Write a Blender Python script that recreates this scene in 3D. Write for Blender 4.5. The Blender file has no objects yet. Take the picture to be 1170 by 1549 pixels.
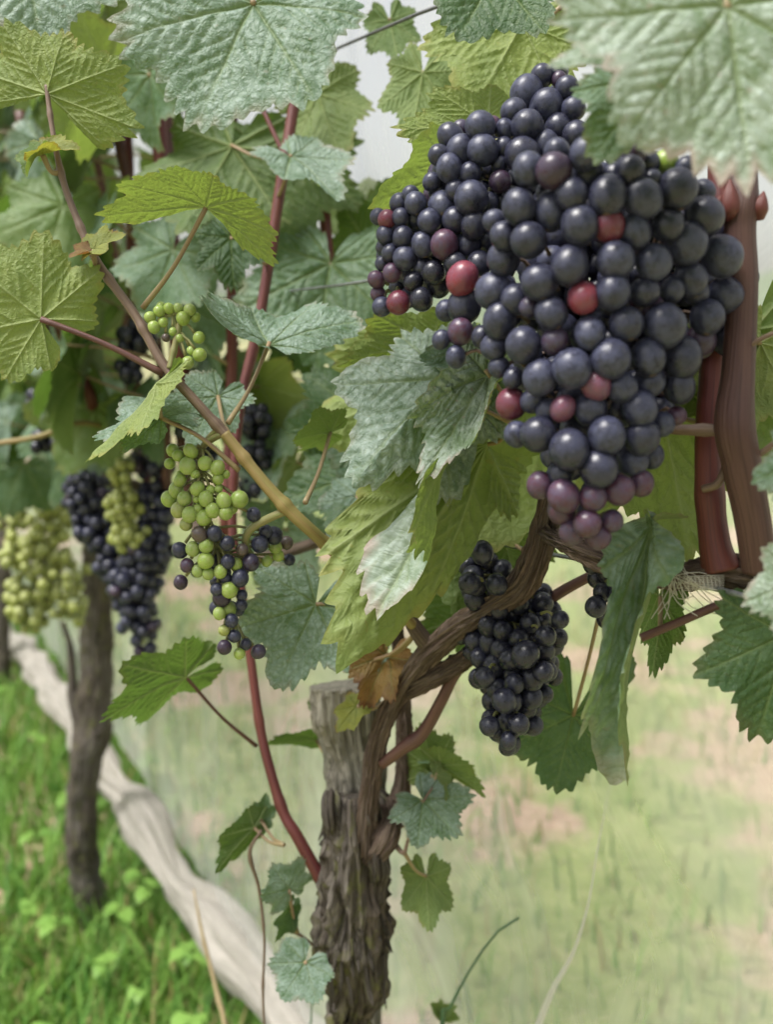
import bpy, math, random
import numpy as np
from mathutils import Vector, Matrix
random.seed(7)
rng = np.random.default_rng(11)
sc = bpy.context.scene
COL = sc.collection

# ------------------------------------------------------------------ camera
CAMH = 0.97
PITCH = math.radians(10.0)
FPX = 1500.0
CAM = Vector((0, 0, CAMH))
FW = Vector((0, math.cos(PITCH), -math.sin(PITCH)))
UP = Vector((0, math.sin(PITCH), math.cos(PITCH)))
RT = Vector((1, 0, 0))
cd = bpy.data.cameras.new('camera')
cam = bpy.data.objects.new('camera', cd)
COL.objects.link(cam)
cam.location = CAM
cam.rotation_euler = (math.radians(80.0), 0, 0)
cd.sensor_fit = 'HORIZONTAL'
cd.sensor_width = 36.0
cd.lens = 36.0 * FPX / 1170.0
cd.clip_start = 0.01
cd.clip_end = 3000
cd.dof.use_dof = True
cd.dof.focus_distance = 0.52
cd.dof.aperture_fstop = 8.2
sc.camera = cam

# ------------------------------------------------------------------ light
SUN_EL, SUN_AZ = math.radians(64), math.radians(-115)   # azimuth measured from +Y towards +X
w = bpy.data.worlds.new('World')
sc.world = w
w.use_nodes = True
nt = w.node_tree
nt.nodes.clear()
sky = nt.nodes.new('ShaderNodeTexSky')
sky.sky_type = 'NISHITA'
sky.sun_disc = False
sky.sun_elevation = SUN_EL
sky.sun_rotation = SUN_AZ
sky.dust_density = 4.0
sky.air_density = 1.2
hs = nt.nodes.new('ShaderNodeHueSaturation')
hs.inputs['Saturation'].default_value = 0.22
bg = nt.nodes.new('ShaderNodeBackground')
bg.inputs['Strength'].default_value = 0.055
wo = nt.nodes.new('ShaderNodeOutputWorld')
nt.links.new(sky.outputs[0], hs.inputs['Color'])
nt.links.new(hs.outputs[0], bg.inputs['Color'])
nt.links.new(bg.outputs[0], wo.inputs['Surface'])
sd = bpy.data.lights.new('sun', 'SUN')
sd.energy = 1.5
sd.angle = math.radians(25)
sd.color = (1.0, 0.97, 0.92)
sun = bpy.data.objects.new('sun', sd)
COL.objects.link(sun)
sdir = Vector((math.sin(SUN_AZ) * math.cos(SUN_EL), math.cos(SUN_AZ) * math.cos(SUN_EL), math.sin(SUN_EL)))
sun.rotation_euler = (-sdir).to_track_quat('-Z', 'Y').to_euler()
sun.location = (0, 0, 5)
sc.view_settings.view_transform = 'Standard'
sc.view_settings.look = 'None'
sc.view_settings.exposure = 1.86
sc.view_settings.gamma = 1.0
sc.render.engine = 'CYCLES'
sc.cycles.max_bounces = 10
sc.cycles.transparent_max_bounces = 16
sc.cycles.transmission_bounces = 6
sc.cycles.diffuse_bounces = 5
sc.cycles.use_denoising = True


def P(px, py, d):
    """point of the place seen at photo position (px, py), d metres in front of the camera"""
    return CAM + RT * ((px - 585.0) / FPX * d) + UP * (-(py - 774.5) / FPX * d) + FW * d


def CV(x, y, z):
    """direction: right, up, towards the viewer's side"""
    return (RT * x + UP * y - FW * z).normalized()


# ------------------------------------------------------------------ helpers
def link(o):
    COL.objects.link(o)
    return o


def thing(name, loc, label, cat, group=None):
    o = link(bpy.data.objects.new(name, None))
    o.empty_display_size = 0.02
    o.location = loc
    o['label'] = label
    o['category'] = cat
    if group:
        o['group'] = group
    return o


def tag(o, label, cat, group=None):
    o['label'] = label
    o['category'] = cat
    if group:
        o['group'] = group
    return o


WORLD = {}


def put(name, me, mat, parent=None, M=None, label=None):
    o = link(bpy.data.objects.new(name, me))
    if mat is not None and len(me.materials) == 0:
        me.materials.append(mat)
    M = M if M is not None else Matrix.Identity(4)
    o.matrix_basis = M
    WORLD[o] = M
    if parent is not None:
        o.parent = parent
        PM = WORLD.get(parent)
        if PM is None:
            PM = Matrix.Translation(parent.location)
        o.matrix_parent_inverse = PM.inverted()
    if label:
        o['label'] = label
    return o


def mesh_np(name, V, F, smooth=True, attrs=None):
    """V (n,3); F array (m,k) or list of arrays of quads and tris"""
    V = np.asarray(V, dtype=np.float32)
    if not isinstance(F, list):
        F = [F]
    F = [np.asarray(f, dtype=np.int32) for f in F if len(f)]
    me = bpy.data.meshes.new(name)
    me.vertices.add(len(V))
    me.vertices.foreach_set('co', V.ravel())
    nl = sum(f.size for f in F)
    npoly = sum(len(f) for f in F)
    me.loops.add(nl)
    me.loops.foreach_set('vertex_index', np.concatenate([f.ravel() for f in F]))
    me.polygons.add(npoly)
    starts, off = [], 0
    for f in F:
        k = f.shape[1]
        starts.append(off + np.arange(len(f)) * k)
        off += f.size
    me.polygons.foreach_set('loop_start', np.concatenate(starts).astype(np.int32))
    me.polygons.foreach_set('use_smooth', np.full(npoly, smooth))
    for k, (tp, arr) in (attrs or {}).items():
        a = me.attributes.new(k, tp, 'POINT')
        a.data.foreach_set('vector' if tp == 'FLOAT_VECTOR' else 'value', np.asarray(arr, dtype=np.float32).ravel())
    me.update(calc_edges=True)
    me.validate()
    return me


def hash3(i, j, k):
    h = (i * 374761393 + j * 668265263 + k * 1274126177) & 0x7fffffff
    h = ((h ^ (h >> 13)) * 1274126177) & 0x7fffffff
    return ((h ^ (h >> 16)) & 0xffff) / 65535.0


def vnoise(x, y, z):
    x, y, z = np.broadcast_arrays(np.asarray(x, float), np.asarray(y, float), np.asarray(z, float))
    xi, yi, zi = np.floor(x).astype(np.int64), np.floor(y).astype(np.int64), np.floor(z).astype(np.int64)
    fx, fy, fz = x - xi, y - yi, z - zi
    fx, fy, fz = [f * f * (3 - 2 * f) for f in (fx, fy, fz)]
    r = 0
    for a in (0, 1):
        for b in (0, 1):
            for c in (0, 1):
                wt = (fx if a else 1 - fx) * (fy if b else 1 - fy) * (fz if c else 1 - fz)
                r = r + wt * hash3(xi + a, yi + b, zi + c)
    return r * 2 - 1


def fbm(x, y, z, o=3):
    r, a = 0, 1.0
    for i in range(o):
        r = r + a * vnoise(x * 2**i + 17 * i, y * 2**i, z * 2**i)
        a *= 0.5
    return r


def catmull(pts, n):
    """resample a polyline of vectors (any dimension) smoothly at n even steps"""
    p = np.asarray(pts, float)
    if len(p) == 2:
        t = np.linspace(0, 1, n)[:, None]
        return p[0] * (1 - t) + p[1] * t
    q = np.vstack([2 * p[0] - p[1], p, 2 * p[-1] - p[-2]])
    seg = len(p) - 1
    m = max(8, 4 * n // seg)
    out = []
    for i in range(seg):
        a, b, c, d = q[i], q[i + 1], q[i + 2], q[i + 3]
        t = np.linspace(0, 1, m, endpoint=False)[:, None]
        out.append(0.5 * ((2 * b) + (c - a) * t + (2 * a - 5 * b + 4 * c - d) * t**2 + (3 * b - a - 3 * c + d) * t**3))
    out.append(p[-1:])
    o = np.vstack(out)
    L = np.concatenate([[0], np.cumsum(np.linalg.norm(np.diff(o[:, :3], axis=0), axis=1))])
    s = np.linspace(0, L[-1], n)
    return np.stack([np.interp(s, L, o[:, k]) for k in range(o.shape[1])], 1)


def frames(c):
    t = np.gradient(c, axis=0)
    t /= np.linalg.norm(t, axis=1)[:, None] + 1e-12
    n0 = np.cross(t[0], [0.3, 0.7, 0.2])
    n0 /= np.linalg.norm(n0)
    N = [n0]
    for i in range(1, len(c)):
        v = N[-1] - t[i] * np.dot(N[-1], t[i])
        N.append(v / np.linalg.norm(v))
    N = np.array(N)
    return t, N, np.cross(t, N)


def tube_arrays(pts, radii, nlen=40, nseg=10, bark=0.0, barkf=5.0, seed=0, nodes=0.0, nodelen=0.06, lump=0.0):
    pr = np.hstack([np.asarray([tuple(p) for p in pts], float), np.asarray(radii, float)[:, None]])
    pr = catmull(pr, nlen)
    c, r = pr[:, :3], np.maximum(pr[:, 3], 1e-5)
    L = np.concatenate([[0], np.cumsum(np.linalg.norm(np.diff(c, axis=0), axis=1))])
    t, N, B = frames(c)
    th = np.linspace(0, 2 * math.pi, nseg, endpoint=False)
    cs, sn = np.cos(th), np.sin(th)
    R = np.repeat(r[:, None], nseg, 1)
    if nodes > 0:
        ph = ((L / nodelen) % 1.0) - 0.5
        R = R * (1 + nodes * np.exp(-(ph / 0.09)**2))[:, None]
    S = np.repeat(L[:, None], nseg, 1)
    CC, SS = np.repeat(cs[None], nlen, 0), np.repeat(sn[None], nlen, 0)
    if lump > 0:
        R = R * (1 + lump * fbm(CC * 1.1 + seed, SS * 1.1, S * 18, 3))
    if bark > 0:
        tw = 0.6 * vnoise(S * 6 + seed, 0, 0)
        c2, s2 = np.cos(th[None] + tw), np.sin(th[None] + tw)
        rid = 1 - np.abs(vnoise(c2 * barkf + seed, s2 * barkf, S * 22))
        rid2 = 1 - np.abs(vnoise(c2 * barkf * 2.3 + 9 + seed, s2 * barkf * 2.3, S * 60))
        flk = np.clip(vnoise(c2 * barkf * 0.8 + 31, s2 * barkf * 0.8, S * 40 + seed) * 3, -0.4, 0.6)
        R = R + bark * (rid**2 * 1.0 + rid2**2 * 0.5 + 0.45 * flk - 0.9)
    V = c[:, None, :] + R[..., None] * (CC[..., None] * N[:, None, :] + SS[..., None] * B[:, None, :])
    V = V.reshape(-1, 3)
    i = np.arange(nlen - 1)[:, None] * nseg
    j = np.arange(nseg)[None]
    j2 = (j + 1) % nseg
    Q = np.stack([i + j, i + j2, i + nseg + j2, i + nseg + j], -1).reshape(-1, 4)
    tc = np.stack([CC, SS, S], -1).reshape(-1, 3)
    # end caps
    n = len(V)
    V = np.vstack([V, c[0], c[-1]])
    tc = np.vstack([tc, [0, 0, 0], [0, 0, L[-1]]])
    a = np.arange(nseg)
    b = (a + 1) % nseg
    T = np.vstack([np.stack([np.full(nseg, n), b, a], 1),
                   np.stack([np.full(nseg, n + 1), (nlen - 1) * nseg + a, (nlen - 1) * nseg + b], 1)])
    return V, Q, T, tc


def join_tubes(name, tubes):
    Vs, Qs, Ts, tcs, o = [], [], [], [], 0
    for V, Q, T, tc in tubes:
        Vs.append(V); Qs.append(Q + o); Ts.append(T + o); tcs.append(tc)
        o += len(V)
    return mesh_np(name, np.vstack(Vs), [np.vstack(Qs), np.vstack(Ts)], True,
                   {'tc': ('FLOAT_VECTOR', np.vstack(tcs))})


def tube(name, pts, radii, mat, parent=None, label=None, **kw):
    if np.isscalar(radii):
        radii = [radii] * len(pts)
    return put(name, join_tubes(name, [tube_arrays(pts, radii, **kw)]), mat, parent, label=label)


# ------------------------------------------------------------------ materials
class Nodes:
    def __init__(self, name):
        self.m = bpy.data.materials.new(name)
        self.m.use_nodes = True
        self.t = self.m.node_tree
        self.t.nodes.clear()
        self.out = self.t.nodes.new('ShaderNodeOutputMaterial')

    def n(self, kind, inp=None, **props):
        nd = self.t.nodes.new('ShaderNode' + kind)
        for k, v in props.items():
            setattr(nd, k, v)
        for k, v in (inp or {}).items():
            if isinstance(v, bpy.types.NodeSocket):
                self.t.links.new(v, nd.inputs[k])
            else:
                nd.inputs[k].default_value = v
        return nd

    def mix(self, f, a, b, blend='MIX'):
        nd = self.t.nodes.new('ShaderNodeMix')
        nd.data_type = 'RGBA'
        nd.blend_type = blend
        for s, v in ((nd.inputs[0], f), (nd.inputs[6], a), (nd.inputs[7], b)):
            if isinstance(v, bpy.types.NodeSocket):
                self.t.links.new(v, s)
            elif isinstance(v, (int, float)):
                s.default_value = v
            else:
                s.default_value = (v[0], v[1], v[2], 1)
        return nd.outputs[2]

    def math(self, op, a, b=0.0, c=0.0, clamp=False):
        nd = self.t.nodes.new('ShaderNodeMath')
        nd.operation = op
        nd.use_clamp = clamp
        for s, v in zip(nd.inputs, (a, b, c)):
            if isinstance(v, bpy.types.NodeSocket):
                self.t.links.new(v, s)
            else:
                s.default_value = v
        return nd.outputs[0]

    def ramp(self, f, lo, hi, a=0.0, b=1.0):
        nd = self.n('MapRange', {'Value': f, 'From Min': lo, 'From Max': hi, 'To Min': a, 'To Max': b})
        nd.interpolation_type = 'SMOOTHSTEP'
        return nd.outputs[0]

    def attr(self, name, out='Vector'):
        return self.n('Attribute', attribute_name=name).outputs[out]

    def noise(self, vec, scale, detail=3, rough=0.55, out='Fac'):
        return self.n('TexNoise', {'Vector': vec, 'Scale': scale, 'Detail': detail, 'Roughness': rough}).outputs[out]

    def vec(self, v, s, off=None):
        nd = self.n('VectorMath', {0: v, 1: s}, operation='MULTIPLY')
        if off is None:
            return nd.outputs[0]
        return self.n('VectorMath', {0: nd.outputs[0], 1: off}, operation='ADD').outputs[0]

    def done(self, sh, disp=None):
        self.t.links.new(sh, self.out.inputs['Surface'])
        return self.m


def leaf_mat(name, top, top2, residue, res_amt, under, trans, edge, edge_amt=0.5, vein=(0.2, 0.26, 0.10), bump=0.65, rough=0.5, tmix=0.34):
    k = Nodes(name)
    luv = k.attr('luv')
    vein_f = k.attr('vein', 'Fac')
    rho = k.attr('rho', 'Fac')
    rnd = k.n('ObjectInfo').outputs['Random']
    off = k.n('CombineXYZ', {0: k.math('MULTIPLY', rnd, 37.0), 1: k.math('MULTIPLY', rnd, 91.0), 2: 0.0}).outputs[0]
    uv = k.n('VectorMath', {0: luv, 1: off}, operation='ADD').outputs[0]
    n1 = k.noise(uv, 3.0, 4)
    n2 = k.noise(uv, 14.0, 4, 0.65)
    n3 = k.noise(uv, 60.0, 2, 0.6)
    warp = k.n('VectorMath', {0: uv, 1: k.vec(k.noise(uv, 9.0, 2, 0.5, 'Color'), (0.09, 0.09, 0.0))}, operation='ADD').outputs[0]
    vo = k.n('TexVoronoi', {'Vector': warp, 'Scale': 17.0}, feature='DISTANCE_TO_EDGE').outputs['Distance']
    vo2 = k.n('TexVoronoi', {'Vector': warp, 'Scale': 44.0}, feature='DISTANCE_TO_EDGE').outputs['Distance']
    cell = k.ramp(vo, -0.05, 0.42)
    cell2 = k.ramp(vo2, -0.05, 0.4)
    netv = k.math('SUBTRACT', 1.0, k.ramp(vo, 0.0, 0.05))
    tcol = k.mix(k.ramp(n1, 0.35, 0.65), top, top2)
    rmask = k.math('MULTIPLY', k.ramp(k.math('ADD', k.math('MULTIPLY', n1, 0.5), k.math('MULTIPLY', n2, 0.5)), 0.34, 0.60), res_amt)
    rmask = k.math('MULTIPLY', rmask, k.math('ADD', 0.55, k.math('MULTIPLY', cell, 0.6)), clamp=True)
    rmask = k.math('ADD', rmask, k.math('MULTIPLY', k.ramp(n3, 0.60, 0.74), 0.35 * res_amt), clamp=True)
    tcol = k.mix(rmask, tcol, residue)
    tcol = k.mix(k.math('MULTIPLY', vein_f, 0.65), tcol, vein)
    ucol = k.mix(k.ramp(n1, 0.3, 0.7), under, [under[0] * 1.3, under[1] * 1.2, under[2] * 1.15])
    ucol = k.mix(k.math('MULTIPLY', netv, 0.22), ucol, [c * 0.6 for c in under])
    ucol = k.mix(k.math('MULTIPLY', vein_f, 0.6), ucol, (0.34, 0.40, 0.17))
    # withered margin and small rust spots
    em = k.ramp(k.math('ADD', rho, k.math('MULTIPLY', k.math('SUBTRACT', n1, 0.5), 0.55)), 0.90, 1.08)
    em = k.math('MULTIPLY', em, edge_amt)
    spot = k.math('MULTIPLY', k.ramp(k.noise(uv, 22.0, 1), 0.70, 0.76), 0.55 * edge_amt)
    em = k.math('MAXIMUM', em, spot)
    tcol = k.mix(em, tcol, edge)
    ucol = k.mix(em, ucol, edge)
    hgt = k.math('ADD', k.math('MULTIPLY', cell, 0.55), k.math('MULTIPLY', cell2, 0.25))
    hgt = k.math('SUBTRACT', hgt, k.math('MULTIPLY', vein_f, 0.5))
    hgt = k.math('ADD', hgt, k.math('MULTIPLY', n2, 0.5))
    bp = k.n('Bump', {'Height': hgt, 'Strength': bump, 'Distance': 0.0009}).outputs[0]
    back = k.n('NewGeometry').outputs['Backfacing']
    col = k.mix(back, tcol, ucol)
    rg = k.math('ADD', rough, k.math('MULTIPLY', back, 0.12))
    bs = k.n('BsdfPrincipled', {'Base Color': col, 'Roughness': rg, 'Normal': bp, 'Specular IOR Level': 0.42}).outputs[0]
    tr_c = k.mix(k.math('MULTIPLY', em, 0.8), k.mix(k.math('MULTIPLY', vein_f, 0.45), trans, [c * 0.55 for c in trans]), edge)
    tr_c = k.mix(k.math('MULTIPLY', netv, 0.3), tr_c, [c * 0.6 for c in trans])
    tr = k.n('BsdfTranslucent', {'Color': tr_c, 'Normal': bp}).outputs[0]
    mx = k.n('MixShader', {0: tmix, 1: bs, 2: tr}).outputs[0]
    return k.done(mx)


LM = {
    'pale': leaf_mat('leaf_pale', (0.06, 0.12, 0.06), (0.09, 0.16, 0.085), (0.29, 0.375, 0.33), 0.92, (0.14, 0.20, 0.075), (0.20, 0.31, 0.06), (0.26, 0.17, 0.11), 0.45),
    'mid': leaf_mat('leaf_mid', (0.05, 0.11, 0.04), (0.08, 0.15, 0.05), (0.22, 0.31, 0.25), 0.7, (0.12, 0.175, 0.055), (0.18, 0.29, 0.04), (0.22, 0.14, 0.05), 0.35),
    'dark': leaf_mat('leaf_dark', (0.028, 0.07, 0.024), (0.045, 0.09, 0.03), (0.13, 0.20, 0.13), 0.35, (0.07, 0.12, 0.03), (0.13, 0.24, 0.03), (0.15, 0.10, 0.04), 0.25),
    'lime': leaf_mat('leaf_lime', (0.09, 0.16, 0.03), (0.13, 0.20, 0.04), (0.26, 0.34, 0.22), 0.35, (0.17, 0.225, 0.065), (0.26, 0.37, 0.055), (0.30, 0.20, 0.05), 0.35),
    'chalk': leaf_mat('leaf_chalk', (0.13, 0.20, 0.11), (0.20, 0.26, 0.17), (0.45, 0.53, 0.47), 0.95, (0.15, 0.21, 0.06), (0.26, 0.36, 0.06), (0.40, 0.22, 0.20), 0.55, bump=0.8),
    'wan': leaf_mat('leaf_wan', (0.09, 0.155, 0.095), (0.13, 0.20, 0.13), (0.40, 0.49, 0.44), 0.97, (0.14, 0.20, 0.07), (0.22, 0.33, 0.06), (0.30, 0.20, 0.10), 0.22),
    'brown': leaf_mat('leaf_brown', (0.24, 0.15, 0.04), (0.16, 0.07, 0.03), (0.30, 0.22, 0.09), 0.5, (0.22, 0.12, 0.05), (0.30, 0.14, 0.03), (0.12, 0.045, 0.02), 1.0),
    'yellow': leaf_mat('leaf_yellow', (0.22, 0.24, 0.04), (0.16, 0.20, 0.04), (0.30, 0.32, 0.15), 0.4, (0.26, 0.27, 0.06), (0.42, 0.42, 0.05), (0.26, 0.13, 0.03), 0.7),
}


def cane_mat(name, c1, c2, c3, rough=0.45, bump=0.25, fl=(6, 6, 14), bd=0.002):
    k = Nodes(name)
    tc = k.attr('tc')
    n1 = k.noise(k.vec(tc, (fl[0], fl[1], fl[2])), 1.0, 4, 0.6)
    n2 = k.noise(k.vec(tc, (1.2, 1.2, 22)), 1.0, 3)
    n3 = k.noise(k.vec(tc, (16, 16, 50)), 1.0, 3, 0.7)
    col = k.mix(k.ramp(n2, 0.35, 0.65), c1, c2)
    col = k.mix(k.math('MULTIPLY', k.ramp(n1, 0.45, 0.7), 0.75), col, c3)
    col = k.mix(k.math('MULTIPLY', k.ramp(n3, 0.58, 0.75), 0.5), col, [c * 0.4 for c in c1])
    h = k.math('ADD', n1, k.math('MULTIPLY', n3, 0.5))
    bp = k.n('Bump', {'Height': h, 'Strength': bump, 'Distance': bd}).outputs[0]
    return k.done(k.n('BsdfPrincipled', {'Base Color': col, 'Roughness': rough, 'Normal': bp, 'Specular IOR Level': 0.4}).outputs[0])


M_RED = cane_mat('cane_red', (0.11, 0.026, 0.026), (0.14, 0.040, 0.030), (0.055, 0.018, 0.020))
M_REDBR = cane_mat('cane_redbrown', (0.095, 0.038, 0.032), (0.13, 0.062, 0.046), (0.045, 0.018, 0.017))
M_THICK = cane_mat('cane_thick_brown', (0.075, 0.034, 0.030), (0.10, 0.05, 0.04), (0.035, 0.014, 0.014), 0.5, 0.5)
M_TAN = cane_mat('cane_tan', (0.22, 0.19, 0.06), (0.27, 0.20, 0.075), (0.20, 0.10, 0.045))
M_GREYBR = cane_mat('cane_greybrown', (0.15, 0.10, 0.075), (0.19, 0.13, 0.09), (0.10, 0.06, 0.05))
M_PET = cane_mat('petiole_pinkish', (0.24, 0.17, 0.10), (0.26, 0.22, 0.10), (0.22, 0.10, 0.075), bump=0.1)
M_STEM = cane_mat('bunch_stem_green', (0.20, 0.24, 0.08), (0.22, 0.20, 0.08), (0.16, 0.12, 0.06), bump=0.1)
M_OLDBARK = cane_mat('cordon_bark', (0.17, 0.115, 0.085), (0.25, 0.185, 0.14), (0.045, 0.027, 0.02), 0.9, 1.0, (11, 11, 20), 0.006)


def bark_mat():
    k = Nodes('trunk_bark')
    tc = k.attr('tc')
    n1 = k.noise(k.vec(tc, (9, 9, 26)), 1.0, 5, 0.65)
    n2 = k.noise(k.vec(tc, (1.6, 1.6, 16)), 1.0, 3)
    n3 = k.noise(k.vec(tc, (30, 30, 70)), 1.0, 4, 0.7)
    n4 = k.noise(k.vec(tc, (3, 3, 60)), 1.0, 4, 0.6)
    col = k.mix(k.ramp(n2, 0.35, 0.65), (0.16, 0.13, 0.105), (0.26, 0.23, 0.20))
    col = k.mix(k.ramp(n1, 0.42, 0.66), col, (0.045, 0.034, 0.026))
    col = k.mix(k.math('MULTIPLY', k.ramp(n4, 0.52, 0.66), 0.85), col, (0.20, 0.20, 0.085))
    col = k.mix(k.math('MULTIPLY', k.ramp(n3, 0.56, 0.72), 0.6), col, (0.27, 0.24, 0.20))
    h = k.math('ADD', n1, k.math('MULTIPLY', n3, 0.6))
    bp = k.n('Bump', {'Height': h, 'Strength': 1.0, 'Distance': 0.008}).outputs[0]
    return k.done(k.n('BsdfPrincipled', {'Base Color': col, 'Roughness': 0.92, 'Normal': bp, 'Specular IOR Level': 0.2}).outputs[0])


M_BARK = bark_mat()


def grape_mat(name, sss):
    k = Nodes(name)
    oi = k.n('ObjectInfo')
    oc = k.n('TexCoord').outputs['Object']
    off = k.n('CombineXYZ', {0: k.math('MULTIPLY', oi.outputs['Random'], 57.0), 1: k.math('MULTIPLY', oi.outputs['Random'], 23.0), 2: 0.0}).outputs[0]
    v = k.n('VectorMath', {0: oc, 1: off}, operation='ADD').outputs[0]
    n1 = k.noise(v, 1.3, 3, 0.55)
    n2 = k.noise(v, 4.5, 4, 0.7)
    n3 = k.noise(v, 26.0, 2, 0.5)
    n4 = k.noise(v, 2.6, 5, 0.75)
    base = oi.outputs['Color']
    bl = k.math('MULTIPLY', k.ramp(k.math('ADD', k.math('MULTIPLY', n1, 0.6), k.math('MULTIPLY', n2, 0.4)), 0.32, 0.60, 0.25, 1.0), oi.outputs['Alpha'])
    bl = k.math('MULTIPLY', bl, k.ramp(n4, 0.38, 0.52, 0.45, 1.0))
    if sss:
        col = k.mix(k.ramp(n1, 0.35, 0.65), base, k.mix(0.35, base, (0.30, 0.30, 0.10)))
        col = k.mix(k.math('MULTIPLY', bl, 0.30), col, (0.42, 0.48, 0.34))
        spk = (0.10, 0.07, 0.03)
    else:
        col = k.mix(bl, base, k.mix(0.22, (0.060, 0.066, 0.118), base))
        spk = (0.30, 0.29, 0.29)
    col = k.mix(k.math('MULTIPLY', k.ramp(n3, 0.66, 0.74), 0.6), col, spk)
    sep = k.n('SeparateXYZ', {0: oc})
    tip = k.ramp(sep.outputs[2], -1.03, -1.008, 1.0, 0.0)
    col = k.mix(k.math('MULTIPLY', tip, 0.8), col, (0.13, 0.09, 0.06))
    rg = k.math('ADD', 0.25, k.math('MULTIPLY', bl, 0.20))
    bp = k.n('Bump', {'Height': n2, 'Strength': 0.10, 'Distance': 0.002}).outputs[0]
    d = {'Base Color': col, 'Roughness': rg, 'Normal': bp, 'Specular IOR Level': 0.45}
    if sss:
        d['Subsurface Weight'] = 0.35
        d['Subsurface Radius'] = (0.8, 1.0, 0.3)
        d['Subsurface Scale'] = 0.004
    return k.done(k.n('BsdfPrincipled', d).outputs[0])


M_GRAPE = grape_mat('grape_dark_skin', False)
M_GREEN = grape_mat('grape_green_skin', True)


def simple_mat(name, c1, c2, scale=40, rough=0.6, metal=0.0, bump=0.2, coord='Object'):
    k = Nodes(name)
    oc = k.n('TexCoord').outputs[coord]
    n1 = k.noise(oc, scale, 4, 0.6)
    bp = k.n('Bump', {'Height': n1, 'Strength': bump, 'Distance': 0.002}).outputs[0]
    return k.done(k.n('BsdfPrincipled', {'Base Color': k.mix(k.ramp(n1, 0.35, 0.65), c1, c2), 'Roughness': rough, 'Metallic': metal, 'Normal': bp}).outputs[0])


M_WIRE = simple_mat('galvanised_wire', (0.35, 0.37, 0.38), (0.22, 0.23, 0.24), 300, 0.4, 0.7)
M_DARKWIRE = simple_mat('dark_wire', (0.08, 0.085, 0.09), (0.14, 0.14, 0.14), 300, 0.5, 0.4)
M_STAKE = cane_mat('grey_weathered_wood', (0.21, 0.20, 0.15), (0.27, 0.25, 0.20), (0.07, 0.06, 0.045), 0.9, 1.0, (8, 8, 14), 0.006)
M_STRAW = simple_mat('dry_straw', (0.42, 0.33, 0.19), (0.34, 0.26, 0.14), 60, 0.8)
M_BLADE = simple_mat('grass_blade_green', (0.05, 0.12, 0.06), (0.08, 0.16, 0.07), 60, 0.5)


def net_mat(name, dens_lo, dens_hi, col, fold=True):
    k = Nodes(name)
    nv = k.attr('nv')
    wv = k.n('VectorMath', {0: nv, 1: k.vec(k.noise(nv, 2.2, 2, 0.5, 'Color'), (0.5, 0.5, 0.0))}, operation='ADD').outputs[0]
    st = k.noise(k.vec(wv, (7.0, 2.2, 0)), 1.0, 4, 0.6)
    st2 = k.noise(k.vec(nv, (2.0, 1.6, 0), (5, 3, 0)), 1.0, 3)
    st3 = k.noise(k.vec(wv, (45.0, 14.0, 0)), 1.0, 3, 0.6)
    f = k.math('ADD', k.math('MULTIPLY', st, 0.45), k.math('ADD', k.math('MULTIPLY', st2, 0.35), k.math('MULTIPLY', st3, 0.2)))
    dens = k.ramp(f, 0.36, 0.66, dens_lo, dens_hi)
    di = k.n('BsdfDiffuse', {'Color': (*col, 1)}).outputs[0]
    tr = k.n('BsdfTranslucent', {'Color': (*col, 1)}).outputs[0]
    fab = k.n('MixShader', {0: 0.5, 1: di, 2: tr}).outputs[0]
    tp = k.n('BsdfTransparent', {'Color': (1, 1, 1, 1)}).outputs[0]
    return k.done(k.n('MixShader', {0: dens, 1: tp, 2: fab}).outputs[0])


M_NET = net_mat('bird_net_mesh', 0.16, 0.52, (0.90, 0.90, 0.84))
M_ROLL = net_mat('bird_net_gathered', 0.55, 0.97, (0.60, 0.56, 0.51))


def ground_mat():
    k = Nodes('meadow_soil')
    p = k.n('NewGeometry').outputs['Position']
    n1 = k.noise(p, 1.5, 4, 0.6)
    n2 = k.noise(p, 7.0, 4, 0.65)
    n3 = k.noise(p, 45.0, 3, 0.7)
    g = k.mix(k.ramp(n2, 0.35, 0.65), (0.20, 0.26, 0.08), (0.30, 0.35, 0.13))
    g = k.mix(k.math('MULTIPLY', k.ramp(n3, 0.5, 0.7), 0.5), g, (0.42, 0.40, 0.21))
    s = k.mix(k.ramp(n3, 0.35, 0.65), (0.40, 0.27, 0.20), (0.50, 0.37, 0.27))
    col = k.mix(k.ramp(n1, 0.49, 0.57), g, s)
    bp = k.n('Bump', {'Height': n3, 'Strength': 0.7, 'Distance': 0.03}).outputs[0]
    return k.done(k.n('BsdfPrincipled', {'Base Color': col, 'Roughness': 0.95, 'Normal': bp, 'Specular IOR Level': 0.1}).outputs[0])


def grass_mat():
    k = Nodes('grass_blades')
    c = k.attr('tint', 'Fac')
    col = k.mix(k.ramp(c, 0.0, 0.6), (0.065, 0.18, 0.03), (0.21, 0.37, 0.075))
    col = k.mix(k.ramp(c, 0.82, 0.95), col, (0.34, 0.28, 0.12))
    bs = k.n('BsdfPrincipled', {'Base Color': col, 'Roughness': 0.5, 'Specular IOR Level': 0.3}).outputs[0]
    tr = k.n('BsdfTranslucent', {'Color': k.mix(0.5, col, (0.25, 0.40, 0.05))}).outputs[0]
    return k.done(k.n('MixShader', {0: 0.35, 1: bs, 2: tr}).outputs[0])


# ------------------------------------------------------------------ setting: ground, hills
R = Vector((-0.470, 0.883, 0)).normalized()     # direction in which the vine row runs away
PERP = Vector((0.883, 0.470, 0)).normalized()   # across the row, towards the net
T1 = P(540, 1300, 0.71)
T1 = Vector((T1.x, T1.y, 0))
N0 = P(430, 1540, 1.20)
N0 = Vector((N0.x, N0.y, 0))

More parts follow.
